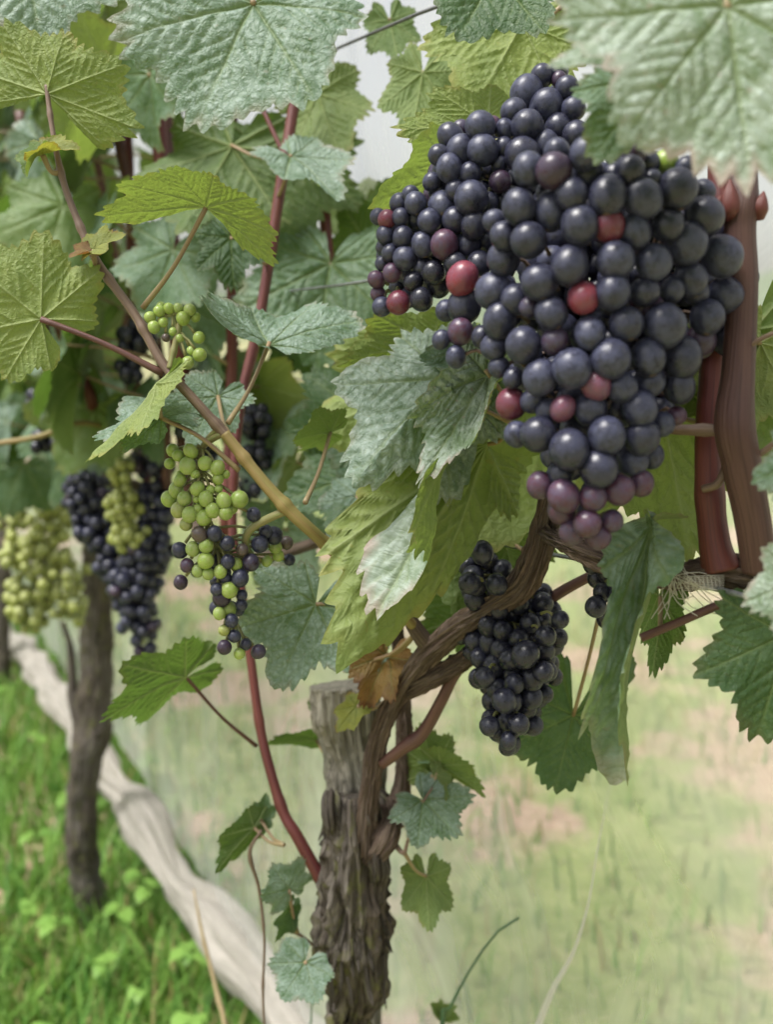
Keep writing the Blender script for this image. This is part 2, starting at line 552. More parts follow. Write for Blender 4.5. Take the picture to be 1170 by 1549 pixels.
gx = np.concatenate([[-1500, -300, -60, -20], np.linspace(-8, 8, 81), [20, 60, 300, 1500]])
gy = np.concatenate([[-300, -30], np.linspace(-2, 14, 81), [25, 60, 300, 2500]])
GX, GY = np.meshgrid(gx, gy)


def ground_z(x, y):
    return 0.03 * fbm(x * 0.9, y * 0.9, 0.0, 3) * (np.abs(x) < 9) * (np.abs(y - 6) < 9)


GZ = ground_z(GX, GY)
nx, ny = len(gx), len(gy)
ii = (np.arange(ny - 1)[:, None] * nx + np.arange(nx - 1)[None]).ravel()
ground = put('ground', mesh_np('ground', np.stack([GX, GY, GZ], -1).reshape(-1, 3), np.stack([ii, ii + 1, ii + nx + 1, ii + nx], 1)), ground_mat())
ground['kind'] = 'structure'

hx = np.linspace(-700, 700, 90)
hz = 26 + 18 * fbm(hx * 0.006, 3.0, 0.0, 3) + 3 * fbm(hx * 0.06, 9.0, 0.0, 2)
HV = np.concatenate([np.stack([hx, np.full(90, 430.0), np.full(90, -2.0)], 1), np.stack([hx, np.full(90, 520.0), hz * 0.7], 1), np.stack([hx, np.full(90, 640.0), hz], 1)])
hi = np.concatenate([np.arange(89), np.arange(89) + 90])
hills = put('hills', mesh_np('hills', HV, np.stack([hi, hi + 1, hi + 91, hi + 90], 1)), simple_mat('wooded_hill', (0.05, 0.09, 0.04), (0.09, 0.13, 0.06), 0.08, 0.95, coord='Object'))
hills['kind'] = 'structure'


def blades(n, xs, ys, hmin, hmax, wid, dry=0.06):
    z0 = ground_z(xs, ys)
    a = rng.uniform(0, 2 * math.pi, n)
    h = rng.uniform(hmin, hmax, n)
    ln = rng.uniform(0.1, 0.75, n) * h
    dx, dy = np.cos(a), np.sin(a)
    wv = wid * rng.uniform(0.6, 1.5, n)
    px_, py_ = -dy * wv, dx * wv
    V = np.zeros((n, 5, 3))
    for i, (t, s) in enumerate(((0, 1), (0, -1), (0.55, 0.8), (0.55, -0.8), (1, 0))):
        V[:, i, 0] = xs + dx * ln * t**2 + px_ * s
        V[:, i, 1] = ys + dy * ln * t**2 + py_ * s
        V[:, i, 2] = z0 - 0.005 + h * (t - 0.18 * t**3)
    b = np.arange(n)[:, None] * 5
    Q = b + np.array([[0, 1, 3, 2]])
    T = b + np.array([[2, 3, 4]])
    tint = np.repeat(np.where(rng.random(n) < dry, 1.0, rng.uniform(0, 0.75, n)), 5)
    return V.reshape(-1, 3), Q, T, tint


def grass_obj(name, label, n, sfun, hmin, hmax, wid, dry):
    xs, ys = sfun(n)
    n = len(xs)
    V, Q, T, tint = blades(n, xs, ys, hmin, hmax, wid, dry)
    o = put(name, mesh_np(name, V, [Q, T], True, {'tint': ('FLOAT', tint)}), M_GRASS)
    o['kind'] = 'stuff'
    return tag(o, label, 'grass')


M_GRASS = grass_mat()


def left_area(n):
    s = rng.random(n)**1.4 * 4.2 - 0.25
    q = rng.uniform(-1.5, 0.10, n) * (0.75 + 0.3 * np.maximum(s, 0))
    x = N0.x + R.x * s + PERP.x * q
    y = N0.y + R.y * s + PERP.y * q
    return x, y


def right_area(n):
    s = rng.uniform(-1.2, 7, n)
    q = rng.random(n)**1.3 * 6 + 0.10
    x = N0.x + R.x * s + PERP.x * q
    y = N0.y + R.y * s + PERP.y * q
    m = (fbm(x * 1.1, y * 1.1, 4.0, 2) < 0.25) & (y > 0.4)
    return x[m], y[m]


grass_obj('lush_grass', 'lush green grass under the vine row left of the rolled net', 42000, left_area, 0.04, 0.13, 0.0030, 0.06)
grass_obj('meadow_grass', 'short pale meadow grass of the alley behind the net', 24000, right_area, 0.03, 0.11, 0.0028, 0.35)


# low broad-leaved weeds among the grass
def weeds():
    n = 330
    xs, ys = left_area(n)
    Vs, Qs, o, tint = [], [], 0, []
    for x, y in zip(xs, ys):
        z = rng.uniform(0.05, 0.13)
        for _ in range(rng.integers(3, 7)):
            a = rng.uniform(0, 6.28); L = rng.uniform(0.015, 0.035); wd = L * 0.42
            d = np.array([math.cos(a), math.sin(a)]); p = np.array([-d[1], d[0]])
            c0 = np.array([x, y]) + d * 0.004
            pts = [(0, 0, 0), (0.35, 1, 0.006), (0.75, 0.85, 0.004), (1, 0, -0.006), (0.75, -0.85, 0.004), (0.35, -1, 0.006)]
            V = [[*(c0 + d * L * t + p * wd * s), z + dz] for t, s, dz in pts]
            Vs += V
            Qs += [[o, o + 1, o + 2, o + 5], [o + 5, o + 2, o + 3, o + 4]]
            tint += [rng.uniform(0.3, 0.75)] * 6
            o += 6
    me = mesh_np('weed_leaves', np.array(Vs), np.array(Qs), True, {'tint': ('FLOAT', tint)})
    ob = put('weed_leaves', me, M_GRASS)
    ob['kind'] = 'stuff'
    tag(ob, 'low broad leaved weeds growing through the lush grass', 'weeds')


weeds()

# ------------------------------------------------------------------ bird net
net = thing('bird_net', N0, 'white bird protection net hung behind the vine row with rolled lower hem', 'net')
ns, nh = 240, 60
s = np.linspace(-1.5, 6.5, ns)
h = np.linspace(0, 1, nh)
SG, HG = np.meshgrid(s, h)
zb = 0.17 + 0 * SG
zb = np.where(SG > 0.5, 0.2 - 0.03 * (SG - 0.5), 0.17 + 0.03 * SG)
zb = np.maximum(zb, 0.07)
Zs = zb + HG * (2.7 - zb)
bul = 0.10 * np.clip((-0.15 - SG) / 0.5, 0, 1)
foldn = 0.022 * fbm(SG * 4.2, HG * 2.2, 1.0, 3) * np.clip(HG * 6, 0.15, 1) + 0.008 * fbm(SG * 20, HG * 4, 7.0, 2)
X = N0.x + R.x * SG + PERP.x * (bul + foldn)
Y = N0.y + R.y * SG + PERP.y * (bul + foldn)
i0 = (np.arange(nh - 1)[:, None] * ns + np.arange(ns - 1)[None]).ravel()
put('net_sheet', mesh_np('net_sheet', np.stack([X, Y, Zs], -1).reshape(-1, 3), np.stack([i0, i0 + 1, i0 + ns + 1, i0 + ns], 1), True,
                         {'nv': ('FLOAT_VECTOR', np.stack([SG, HG * 2.5, 0 * SG], -1).reshape(-1, 3))}), M_NET, net)
roll_pts = [(520, 1660, 1.06, 46), (450, 1560, 1.17, 47), (395, 1480, 1.27, 45), (325, 1400, 1.38, 40), (268, 1340, 1.47, 34), (235, 1275, 1.56, 30),
            (208, 1222, 1.66, 28), (165, 1178, 1.80, 26), (118, 1100, 2.02, 24), (75, 1035, 2.35, 24), (25, 975, 2.85, 19), (-60, 915, 3.6, 15)]
V, Q, T, tc = tube_arrays([P(a, b, d) for a, b, d, r in roll_pts], [r * 0.85 * d / FPX for a, b, d, r in roll_pts], nlen=260, nseg=40)
# crumple the gathered hem
ctr = V[:-2].reshape(260, 40, 3).mean(1, keepdims=True)
G = V[:-2].reshape(260, 40, 3)
tcg = tc[:-2].reshape(260, 40, 3)
cr = 0.38 * fbm(tcg[..., 0] * 1.6, tcg[..., 1] * 1.6, tcg[..., 2] * 7, 3) + 0.30 * (1 - 2 * np.abs(vnoise(tcg[..., 0] * 3 + tcg[..., 2] * 3, tcg[..., 1] * 3, tcg[..., 2] * 5))) - 0.15 + 0.25 * np.cos(tcg[..., 2] * 19)
G = ctr + (G - ctr) * (1 + cr)[..., None]
V[:-2] = G.reshape(-1, 3)
nvr = np.stack([np.arctan2(tc[:, 1], tc[:, 0]) * 0.4, tc[:, 2] * 4, 0 * tc[:, 2]], 1)
put('rolled_hem', mesh_np('rolled_hem', V, [Q, T], True, {'nv': ('FLOAT_VECTOR', nvr)}), M_ROLL, net)


def net_strand(pts, r, nm='net_fold', mat=None):
    V, Q, T, tc = tube_arrays(pts, r, nlen=60, nseg=10, lump=0.35)
    me = mesh_np(nm, V, [Q, T], True, {'nv': ('FLOAT_VECTOR', np.stack([tc[:, 0], tc[:, 2] * 6, 0 * tc[:, 0]], 1))})
    return put(nm, me, mat or M_NETFOLD, net)


M_NETFOLD = net_mat('bird_net_fold', 0.35, 0.7, (0.78, 0.75, 0.70))
net_strand([P(808, 1570, 0.78), P(835, 1500, 0.77), P(868, 1440, 0.765), P(890, 1370, 0.76), P(905, 1280, 0.76), P(925, 1180, 0.75)], [0.0022, 0.0020, 0.0014, 0.0008, 0.0006, 0.0004])

# ------------------------------------------------------------------ leaves
LOBES = [(0, 1.0, 34), (50, 0.88, 30), (-50, 0.88, 30), (100, 0.70, 30), (-100, 0.70, 30), (142, 0.52, 26), (-142, 0.52, 26)]


def leaf_mesh(name, seed, nT=200, nR=26, deep=0.84, wide=1.0, fold=(0.15, 0.15), curl=(0.0, 0.0), bend=0.4, wave=0.05, pucker=0.014, lob=None, teeth=0.075, gap=163, rmin=0.30):
    g = np.random.default_rng(seed)
    lob = lob or LOBES
    th = np.radians(np.linspace(-gap, gap, nT))
    jit = g.uniform(0.93, 1.07, len(lob))
    r = np.zeros(nT)
    for (a, L, wd), j in zip(lob, jit):
        dd = (np.degrees(th) - a) / (wd / deep * 1.15)
        r += (L * j * np.exp(-np.abs(dd)**1.7))**5
    r = r**0.2
    r = np.maximum(r, rmin)
    # teeth
    nt_ = 23
    ph = (np.degrees(th) / 360 * 2 * nt_) + 0.35 * vnoise(np.degrees(th) * 0.06, seed, 0.0)
    saw = 2 * np.abs((ph % 1.0) - 0.5)
    amp = teeth * (0.7 + 0.6 * vnoise(np.floor(ph) * 3.7, seed * 1.3, 2.0))
    r = r * (1 - amp * saw * 1.6 + amp * 0.5)
    r = r * (1 + 0.03 * vnoise(np.degrees(th) * 0.3, seed, 8.0))
    rho = np.linspace(0, 1, nR + 1)[1:]
    rr = rho[:, None] * r[None]
    TH = np.repeat(th[None], nR, 0)
    u = rr * np.sin(TH) * wide
    v = rr * np.cos(TH)
    u = np.concatenate([[0], u.ravel()])
    v = np.concatenate([[0], v.ravel()])
    rh = np.concatenate([[0], np.repeat(rho, nT)])
    tha = np.concatenate([[0], TH.ravel()])
    # veins
    segs = []
    for a, L, wd in lob:
        a_ = math.radians(a)
        d = np.array([math.sin(a_) * wide, math.cos(a_)])
        segs.append((np.zeros(2), d * L * 0.96, 0.016))
        if abs(a) < 120:
            for q, t in enumerate(np.arange(0.24, 0.9, 0.125)):
                for sg in (-1, 1):
                    b_ = a_ + sg * math.radians(42)
                    e = np.array([math.sin(b_) * wide, math.cos(b_)])
                    p0 = d * L * (t + (0.03 if sg > 0 else 0))
                    segs.append((p0, p0 + e * L * 0.42 * (1 - t) + e * 0.05, 0.007))
    pv = np.stack([u, v], 1)
    vein = np.zeros(len(u))
    dmin = np.full(len(u), 9.0)
    for a, b, wd in segs:
        ab = b - a
        t = np.clip(((pv - a) @ ab) / (ab @ ab), 0, 1)
        dist = np.linalg.norm(pv - a - t[:, None] * ab, axis=1)
        ww = wd * (1 - 0.6 * t)
        vein = np.maximum(vein, np.exp(-(dist / ww)**2) * (1.0 if wd > 0.01 else 0.6))
        dmin = np.minimum(dmin, dist)
    z = pucker * np.minimum(dmin / 0.045, 1.0) + 0.6 * pucker * fbm(u * 9 + seed, v * 9, 0.0, 2) - 0.012 * vein
    z = z + wave * rh**2 * (np.sin(tha * 5 + seed) * 0.6 + 1.0 * vnoise(tha * 2.2, seed, rh)) + 0.5 * wave * fbm(u * 1.8 + seed, v * 1.8, 3.0, 2)
    s_ = np.sign(u)
    a_ = np.abs(u)
    f0 = np.where(u < 0, fold[0], fold[1])
    cu = np.where(u < 0, curl[0], curl[1])
    soft = np.tanh(a_ / 0.06)
    ang = f0 * soft + cu * a_
    # integrate the curl across the blade
    mid = f0 * soft + cu * a_ * 0.5
    x = s_ * a_ * np.cos(mid) - s_ * z * np.sin(ang)
    z2 = a_ * np.sin(mid) + z * np.cos(ang)
    if abs(bend) > 1e-3:
        y = np.sin(bend * v) / bend + z2 * np.sin(bend * v)
        z3 = -(1 - np.cos(bend * v)) / bend + z2 * np.cos(bend * v)
    else:
        y, z3 = v, z2
    V = np.stack([x, y, z3], 1)
    i = np.arange(nR - 1)[:, None] * nT + 1
    j = np.arange(nT - 1)[None]
    Q = np.stack([i + j, i + j + 1, i + nT + j + 1, i + nT + j], -1).reshape(-1, 4)
    j = np.arange(nT - 1)
    T = np.stack([np.zeros(nT - 1, int), j + 1, j + 2], 1)
    return mesh_np(name, V, [Q, T[:, [0, 2, 1]]], True,
                   {'luv': ('FLOAT_VECTOR', np.stack([u, v, np.full(len(u), seed * 0.37)], 1)), 'vein': ('FLOAT', vein), 'rho': ('FLOAT', rh)})


def frame(base, yv, nv, S):
    y = Vector(yv).normalized()
    z = Vector(nv)
    z = (z - y * z.dot(y)).normalized()
    x = y.cross(z)
    M = Matrix(((x.x, y.x, z.x, base.x), (x.y, y.y, z.y, base.y), (x.z, y.z, z.z, base.z), (0, 0, 0, 1)))
    return M @ Matrix.Diagonal((S, S, S, 1))


def petiole(leaf, vine, base, attach, r=0.0012, sag=0.0, mat=None):
    mid = (base + attach) / 2 + Vector((0, 0, -sag))
    o = put('petiole', join_tubes('petiole', [tube_arrays([attach, mid, base], [r * 1.35, r, r * 1.1], nlen=14, nseg=7)]), mat or M_PET, leaf)
    return o


LEAFN = [100]


def leaf(vine, b, t, n, mat, attach=None, label=None, seed=None, S=None, sag=0.004, pr=0.0012, pmat=None, hi=True, **kw):
    """b, t: (px, py, d) of petiole joint and of the blade's tip; n: side the upper face looks to (right, up, viewer)"""
    LEAFN[0] += 1
    base, tip = P(*b), P(*t)
    S_ = S or (tip - base).length
    kw.setdefault('nT', 250 if hi else 150)
    kw.setdefault('nR', 30 if hi else 16)
    me = leaf_mesh('leaf', seed or LEAFN[0], **kw)
    o = put('leaf', me, LM[mat], vine, frame(base, tip - base, CV(*n), S_), label)
    if attach is not None:
        petiole(o, vine, base, P(*attach), pr, sag, pmat)
    return o


# ------------------------------------------------------------------ the near vine
G1 = P(530, 1560, 0.765)
vine = thing('grapevine', Vector((G1.x, G1.y, 0)), 'old gnarled grapevine with shaggy mossy trunk and red shoots beside sawn stub', 'grapevine', 'vines of the row')


def px_r(wd, d):
    return wd * 0.5 * d / FPX


tr_ = [(536, 1200, .705, 70), (537, 1215, .705, 88), (540, 1260, .71, 96), (537, 1320, .715, 92), (532, 1390, .725, 98), (533, 1450, .735, 96), (538, 1490, .745, 76), (532, 1525, .755, 54), (530, 1560, .765, 56)]
pts = [P(a, b, d) for a, b, d, w_ in tr_] + [Vector((G1.x + 0.004, G1.y + 0.005, 0.2)), Vector((G1.x, G1.y, -0.02))]
rad = [px_r(w_, d) for a, b, d, w_ in tr_] + [0.018, 0.024]
tube('trunk', pts, rad, M_BARK, vine, nlen=420, nseg=120, bark=0.0080, barkf=4.2, seed=3, lump=0.24)
# sawn dead stub above the head
sp = [(545, 1225, .725, 84), (540, 1180, .725, 78), (530, 1120, .725, 86), (524, 1070, .72, 92), (521, 1036, .72, 96)]
tube('sawn_stub', [P(a, b, d) for a, b, d, w_ in sp], [px_r(w_, d) for a, b, d, w_ in sp], M_STAKE, vine, nlen=160, nseg=90, bark=0.0060, barkf=5.5, seed=12, lump=0.05, label='weathered sawn off stub with ridged grey bark')


def bark_strips(n):
    for i in range(n):
        t = random.uniform(0, 1)
        py = 1225 + t * 260
        a = random.uniform(-1.2, 1.2)
        wpx = 52
        px0 = 537 + math.sin(a) * wpx * 0.94
        d = .73 - math.cos(a) * 0.026
        L = random.uniform(25, 60)
        dx = random.uniform(-10, 10)
        out = random.uniform(0.001, 0.011)
        p = [P(px0, py, d), P(px0 + dx * 0.5, py + L * 0.5, d - 0.001), P(px0 + dx + math.sin(a) * 6, py + L, d - out)]
        r = random.uniform(0.0009, 0.0022)
        V, Q, T, tc = tube_arrays(p, [r, r * 1.2, r * 0.3], nlen=14, nseg=6, lump=0.3, seed=i)
        put('bark_strip', join_tubes('bark_strip', [(V, Q, T, tc)]), M_BARK, vine)


bark_strips(80)
for kx, ky, kw_ in ((502, 1232, 34), (570, 1300, 36)):
    tube('bark_knob', [P(kx, ky - 34, .698), P(kx, ky - 12, .690), P(kx + 3, ky + 12, .692), P(kx + 2, ky + 38, .704)], [px_r(kw_ * .5, .7), px_r(kw_, .7), px_r(kw_ * .95, .7), px_r(kw_ * .4, .7)], M_BARK, vine, nlen=70, nseg=50, bark=.004, barkf=4, lump=.25, seed=kx)


def cane(name, lst, mat, parent=vine, label=None, nlen=90, nseg=14, **kw):
    kw.setdefault('nodes', 0.16)
    return tube(name, [P(a, b, d) for a, b, d, w_ in lst], [px_r(w_, d) for a, b, d, w_ in lst], mat, parent, label, nlen=nlen, nseg=nseg, **kw)


# cordon arm climbing right from the head
cane('cordon', [(552, 1290, .690, 28), (556, 1230, .685, 30), (568, 1140, .672, 29), (584, 1085, .662, 28), (610, 1035, .65, 31), (650, 985, .63, 35), (700, 945, .61, 35), (750, 913, .59, 36), (790, 884, .575, 40), (812, 840, .565, 38), (826, 790, .56, 36), (842, 730, .55, 34), (866, 660, .54, 32)],
     M_OLDBARK, nlen=420, nseg=84, bark=0.0022, barkf=7, seed=5, nodes=0.0, lump=0.10)
cane('spur', [(615, 1046, .652, 24), (650, 1026, .64, 26), (695, 1002, .63, 28), (720, 985, .622, 22)], M_OLDBARK, nlen=120, nseg=60, bark=0.0024, barkf=6, nodes=0, lump=0.2)
cane('spur', [(655, 985, .63, 26), (632, 955, .625, 24), (618, 932, .622, 20)], M_OLDBARK, nlen=40, nseg=20, bark=0.0006, nodes=0, lump=0.15)
cane('old_cane', [(590, 1240, .715, 48), (608, 1195, .712, 26), (612, 1120, .705, 22), (609, 1040, .70, 21), (602, 960, .69, 20), (588, 860, .68, 24), (575, 760, .68, 20)], M_OLDBARK, nlen=260, nseg=60, bark=0.0020, barkf=6, nodes=0, lump=0.06)
cane('collar', [(555, 1305, .69, 22), (580, 1275, .685, 32), (592, 1238, .69, 28), (585, 1210, .70, 18)], M_OLDBARK, nlen=140, nseg=60, bark=0.0028, barkf=6, nodes=0, lump=0.15)
cane('shoot', [(578, 1156, .668, 16), (612, 1130, .66, 20), (640, 1108, .655, 20), (668, 1060, .645, 18), (690, 1015, .64, 18), (715, 985, .63, 18), (790, 935, .61, 18), (850, 895, .60, 17), (900, 868, .59, 15)], M_REDBR)
cane('shoot', [(512, 1356, .727, 22), (488, 1332, .712, 20), (450, 1265, .707, 18), (428, 1226, .71, 16), (405, 1150, .715, 15), (393, 1095, .72, 14), (380, 1000, .725, 14), (366, 900, .73, 15), (352, 800, .735, 14), (356, 690, .74, 14), (366, 600, .745, 15), (385, 520, .75, 17), (402, 430, .755, 16), (422, 300, .76, 17), (440, 190, .765, 17), (458, 80, .77, 17), (468, -30, .775, 16)], M_RED, nlen=240)
cane('shoot', [(560, 760, .83, 14), (520, 640, .83, 14), (502, 520, .84, 17), (497, 400, .845, 18), (490, 300, .85, 18), (486, 180, .855, 19), (490, 60, .86, 18), (494, -30, .86, 17)], M_RED, nlen=160)
cane('shoot', [(70, 130, .56, 7), (80, 200, .558, 8), (95, 272, .556, 10), (118, 335, .554, 11), (148, 398, .552, 13), (205, 478, .55, 14), (248, 552, .548, 15), (300, 612, .546, 15), (348, 665, .545, 16)], M_GREYBR, nlen=200, nodes=0.25, nodelen=0.034)
cane('shoot', [(340, 656, .545, 17), (395, 725, .545, 19), (436, 770, .546, 21), (470, 802, .55, 20), (510, 838, .565, 19), (570, 890, .60, 18), (625, 945, .622, 17)], M_TAN, nlen=120, nodes=0.22, nodelen=0.034)
cane('old_arm', [(1260, 850, .45, 44), (1190, 872, .455, 46), (1130, 866, .46, 44), (1080, 862, .465, 40), (1030, 872, .475, 36), (960, 858, .49, 36), (900, 838, .50, 32), (862, 822, .515, 26), (826, 806, .555, 20)], M_OLDBARK, nlen=300, nseg=70, bark=0.0030, barkf=6, nodes=0, lump=0.2, label='gnarled dry horizontal arm below the red shoots')
cane('shoot', [(1092, 862, .462, 58), (1082, 820, .462, 46), (1074, 740, .462, 42), (1074, 650, .462, 42), (1080, 560, .465, 42), (1086, 440, .468, 40), (1090, 300, .47, 38), (1090, 60, .47, 34)], M_RED, nlen=160, nseg=24, nodelen=0.07, nodes=.08, lump=.04)
cane('shoot', [(1150, 862, .445, 50), (1140, 790, .44, 52), (1122, 700, .435, 56), (1112, 640, .432, 60), (1118, 560, .432, 50), (1124, 450, .432, 46), (1120, 350, .432, 48), (1122, 312, .432, 52), (1126, 250, .436, 40), (1130, 120, .445, 36), (1132, -20, .45, 34)], M_THICK, nlen=160, nseg=28, nodelen=0.09, nodes=.04, lump=.05)
# pink buds on the sawn end of the thick shoot
for a, b, c, e, r0 in ((1104, 318, 1105, 272, 26), (1150, 318, 1156, 290, 20), (1080, 322, 1092, 296, 16)):
    cane('bud', [(a, b + 14, .43, r0 * 0.7), (a, b, .428, r0 * 1.25), ((a + c) / 2, (b + e) / 2, .427, r0 * 0.9), (c, e, .427, 3)], M_RED, nlen=20, nseg=14, nodes=0)
cane('tendril', [(1112, 650, .44, 16), (1104, 690, .445, 14), (1088, 730, .447, 13), (1064, 740, .452, 12)], M_GREYBR, nodes=0, nlen=30)
cane('tendril', [(1125, 530, .43, 8), (1170, 505, .42, 7), (1230, 500, .41, 6)], M_GREYBR, nodes=0, nlen=30)
cane('tendril', [(970, 965, .47, 13), (1030, 940, .465, 13), (1090, 915, .46, 14), (1150, 900, .455, 14), (1200, 890, .45, 14)], M_REDBR, nodes=0, nlen=40)
cane('tendril', [(1130, 700, .435, 9), (1160, 680, .43, 10), (1200, 650, .42, 10)], M_GREYBR, nodes=0, nlen=30)
cane('tendril', [(396, 1255, .71, 4), (378, 1290, .71, 6), (392, 1345, .715, 5), (400, 1420, .72, 4), (398, 1500, .73, 4), (402, 1580, .74, 3)], M_GREYBR, nodes=0.3, nodelen=0.05, nlen=60)
cane('tendril', [(590, 1265, .69, 10), (610, 1290, .68, 7), (618, 1270, .678, 5), (640, 1215, .68, 4), (655, 1190, .68, 3)], M_GREYBR, nodes=0, nlen=30)
# red side shoots of the upper canopy
cane('shoot', [(455, 140, .766, 9), (432, 100, .76, 8), (418, 75, .758, 7)], M_RED, nodes=0, nlen=30)
cane('shoot', [(430, 235, .762, 7), (400, 170, .77, 7), (385, 130, .775, 6)], M_RED, nodes=0, nlen=30)

# hero leaves of the near vine ------------------------------------------------
# big grey-green leaf at the top left, wide and hanging
leaf(vine, (383, 4, .47), (292, 178, .455), (0.0, 0.35, 1), 'pale', (418, 75, .758), label='large grey green leaf hanging face on', wide=1.05, fold=(.08, .10), bend=.25, wave=.05, seed=21,
     lob=[(0, 1.0, 38), (48, .98, 34), (-50, .92, 34), (98, .98, 34), (-100, .78, 34), (140, .6, 28), (-140, .6, 28)], pr=.0014)
leaf(vine, (40, -70, .60), (60, 75, .58), (0.1, 0.5, 1), 'pale', (90, -160, .70), wide=1.15, bend=.3)
leaf(vine, (72, 143, .56), (92, 40, .548), (0.0, -0.25, -1), 'lime', (75, 175, .559), wide=1.2, fold=(.10, .12), bend=-.2, wave=.05, seed=33, S=.050, gap=125,
     lob=[(0, .72, 36), (48, .85, 32), (-48, .85, 32), (92, .92, 30), (-92, .92, 30), (118, .7, 20), (-118, .7, 20)])
leaf(vine, (66, 235, .55), (114, 212, .545), (0.1, 0.8, 0.6), 'yellow', (88, 262, .556), S=.02, fold=(.5, .5), bend=.6, hi=False, wave=.08)
leaf(vine, (62, 232, .55), (28, 258, .545), (-0.2, 0.8, 0.5), 'lime', (88, 262, .556), S=.016, fold=(.5, .5), bend=.6, hi=False)
leaf(vine, (142, 378, .545), (182, 352, .54), (0.2, 0.7, 0.7), 'yellow', (146, 394, .552), S=.019, fold=(.3, .3), bend=.4, hi=False, wave=.1)
leaf(vine, (140, 382, .545), (112, 384, .54), (-0.2, 0.7, 0.7), 'brown', (146, 394, .552), S=.013, fold=(.3, .3), bend=.4, hi=False, wave=.1)
# umbrella leaf, seen from under its edge
leaf(vine, (312, 314, .53), (330, 240, .505), (0.0, 0.45, -0.9), 'lime', (216, 466, .551), wide=1.2, S=.047, fold=(-.10, -.15), curl=(-.15, -.35), bend=.35, wave=.05, seed=44, gap=128,
     lob=[(0, .50, 36), (42, .62, 30), (-42, .62, 30), (80, .80, 28), (-80, .80, 28), (114, 1.0, 22), (-108, .9, 22)], label='light green leaf spread like a roof on a thin stalk', pr=.0013)
leaf(vine, (62, 483, .54), (-40, 400, .53), (-0.1, -0.1, -1), 'lime', (248, 566, .548), wide=1.1, fold=(.05, .15), bend=-.2, seed=51, S=.055, pr=.0016, sag=-.002, pmat=M_REDBR)
leaf(vine, (408, 518, .58), (380, 470, .60), (0.15, 0.85, 0.55), 'pale', (345, 640, .546), S=.05, wide=1.25, fold=(.5, .25), curl=(.3, -.1), bend=.3, wave=.07, seed=58,
     lob=[(0, .7, 34), (50, .8, 32), (-50, .8, 32), (92, 1.0, 32), (-92, .85, 32), (138, .5, 26), (-138, .5, 26)])
leaf(vine, (243, 632, .535), (185, 600, .555), (-0.1, 0.55, 0.85), 'pale', (362, 712, .545), S=.036, wide=1.2, fold=(.1, -.5), curl=(0, -.6), bend=.2, wave=.06, seed=62, sag=-.004)
leaf(vine, (240, 585, .53), (140, 712, .515), (0.9, 0.3, -0.45), 'lime', (243, 632, .535), S=.052, wide=.62, fold=(.35, .25), bend=.25, seed=64, hi=True)
leaf(vine, (330, 600, .62), (295, 650, .61), (0, 0.6, 1), 'pale', (345, 655, .546), S=.035, wide=1.1, seed=66)
leaf(vine, (478, 914, .60), (418, 1042, .58), (0.0, 0.45, 1), 'pale', (560, 890, .60), label='scorched grey green leaf with white withered margin', wide=.98, fold=(.18, .05), bend=.35, wave=.07, seed=71, S=.056,
     lob=[(0, 1.05, 30), (50, .95, 29), (-50, .82, 29), (100, .80, 30), (-100, .70, 30), (140, .55, 26), (-140, .5, 26)])
# the big yellow-green folded leaf in the middle, seen from below, its far half turned over
leaf(vine, (738, 672, .555), (497, 1012, .53), (-0.25, -0.30, -1), 'lime', (775, 640, .55), label='large yellow green leaf seen from below with one half folded over', wide=.80, fold=(.10, .25), curl=(.1, .25), bend=.15, wave=.05, seed=82, S=.142,
     lob=[(0, 1.0, 20), (20, .66, 18), (-24, .86, 20), (-50, .52, 24), (70, .40, 30), (-70, .42, 30), (130, .25, 26), (-130, .25, 26)], pmat=M_TAN, nT=320, nR=44)
leaf(vine, (700, 655, .535), (558, 890, .515), (-0.75, 0.45, 0.55), 'chalk', (738, 640, .55), label='chalky white curled leaf edge', wide=.36, fold=(.5, -.4), curl=(.8, -.4), bend=.30, wave=.10, seed=88, S=.115)
leaf(vine, (676, 566, .53), (508, 720, .505), (-0.35, 0.45, 0.85), 'wan', (775, 640, .55), label='pale blue green leaf drooping in two folds', wide=.95, fold=(-.95, .05), curl=(-.5, 0), bend=.35, wave=.05, seed=91, S=.084,
     lob=[(0, 1.0, 28), (48, .72, 28), (-50, .9, 28), (100, .6, 30), (-100, .6, 30), (140, .45, 26), (-140, .45, 26)])
leaf(vine, (735, 560, .515), (628, 724, .50), (-0.5, 0.15, 0.9), 'chalk', (800, 620, .53), label='grey wrinkled leaf tucked under the big bunch', wide=.46, fold=(.25, .35), curl=(.3, .4), bend=.3, wave=.08, seed=96, S=.068, pucker=.022)
leaf(vine, (715, 530, .535), (760, 590, .52), (0.2, 0.2, 1), 'pale', (800, 620, .54), S=.04, wide=1.0, seed=97)
leaf(vine, (650, 520, .60), (492, 540, .57), (0.1, 0.5, -0.8), 'lime', (690, 560, .60), S=.066, wide=.50, fold=(.25, .2), bend=.3, seed=99, wave=.07)
leaf(vine, (500, 655, .62), (436, 660, .60), (0.1, 0.6, -0.8), 'mid', (462, 760, .548), S=.030, wide=.9, fold=(.2, .2), bend=.3, hi=False)
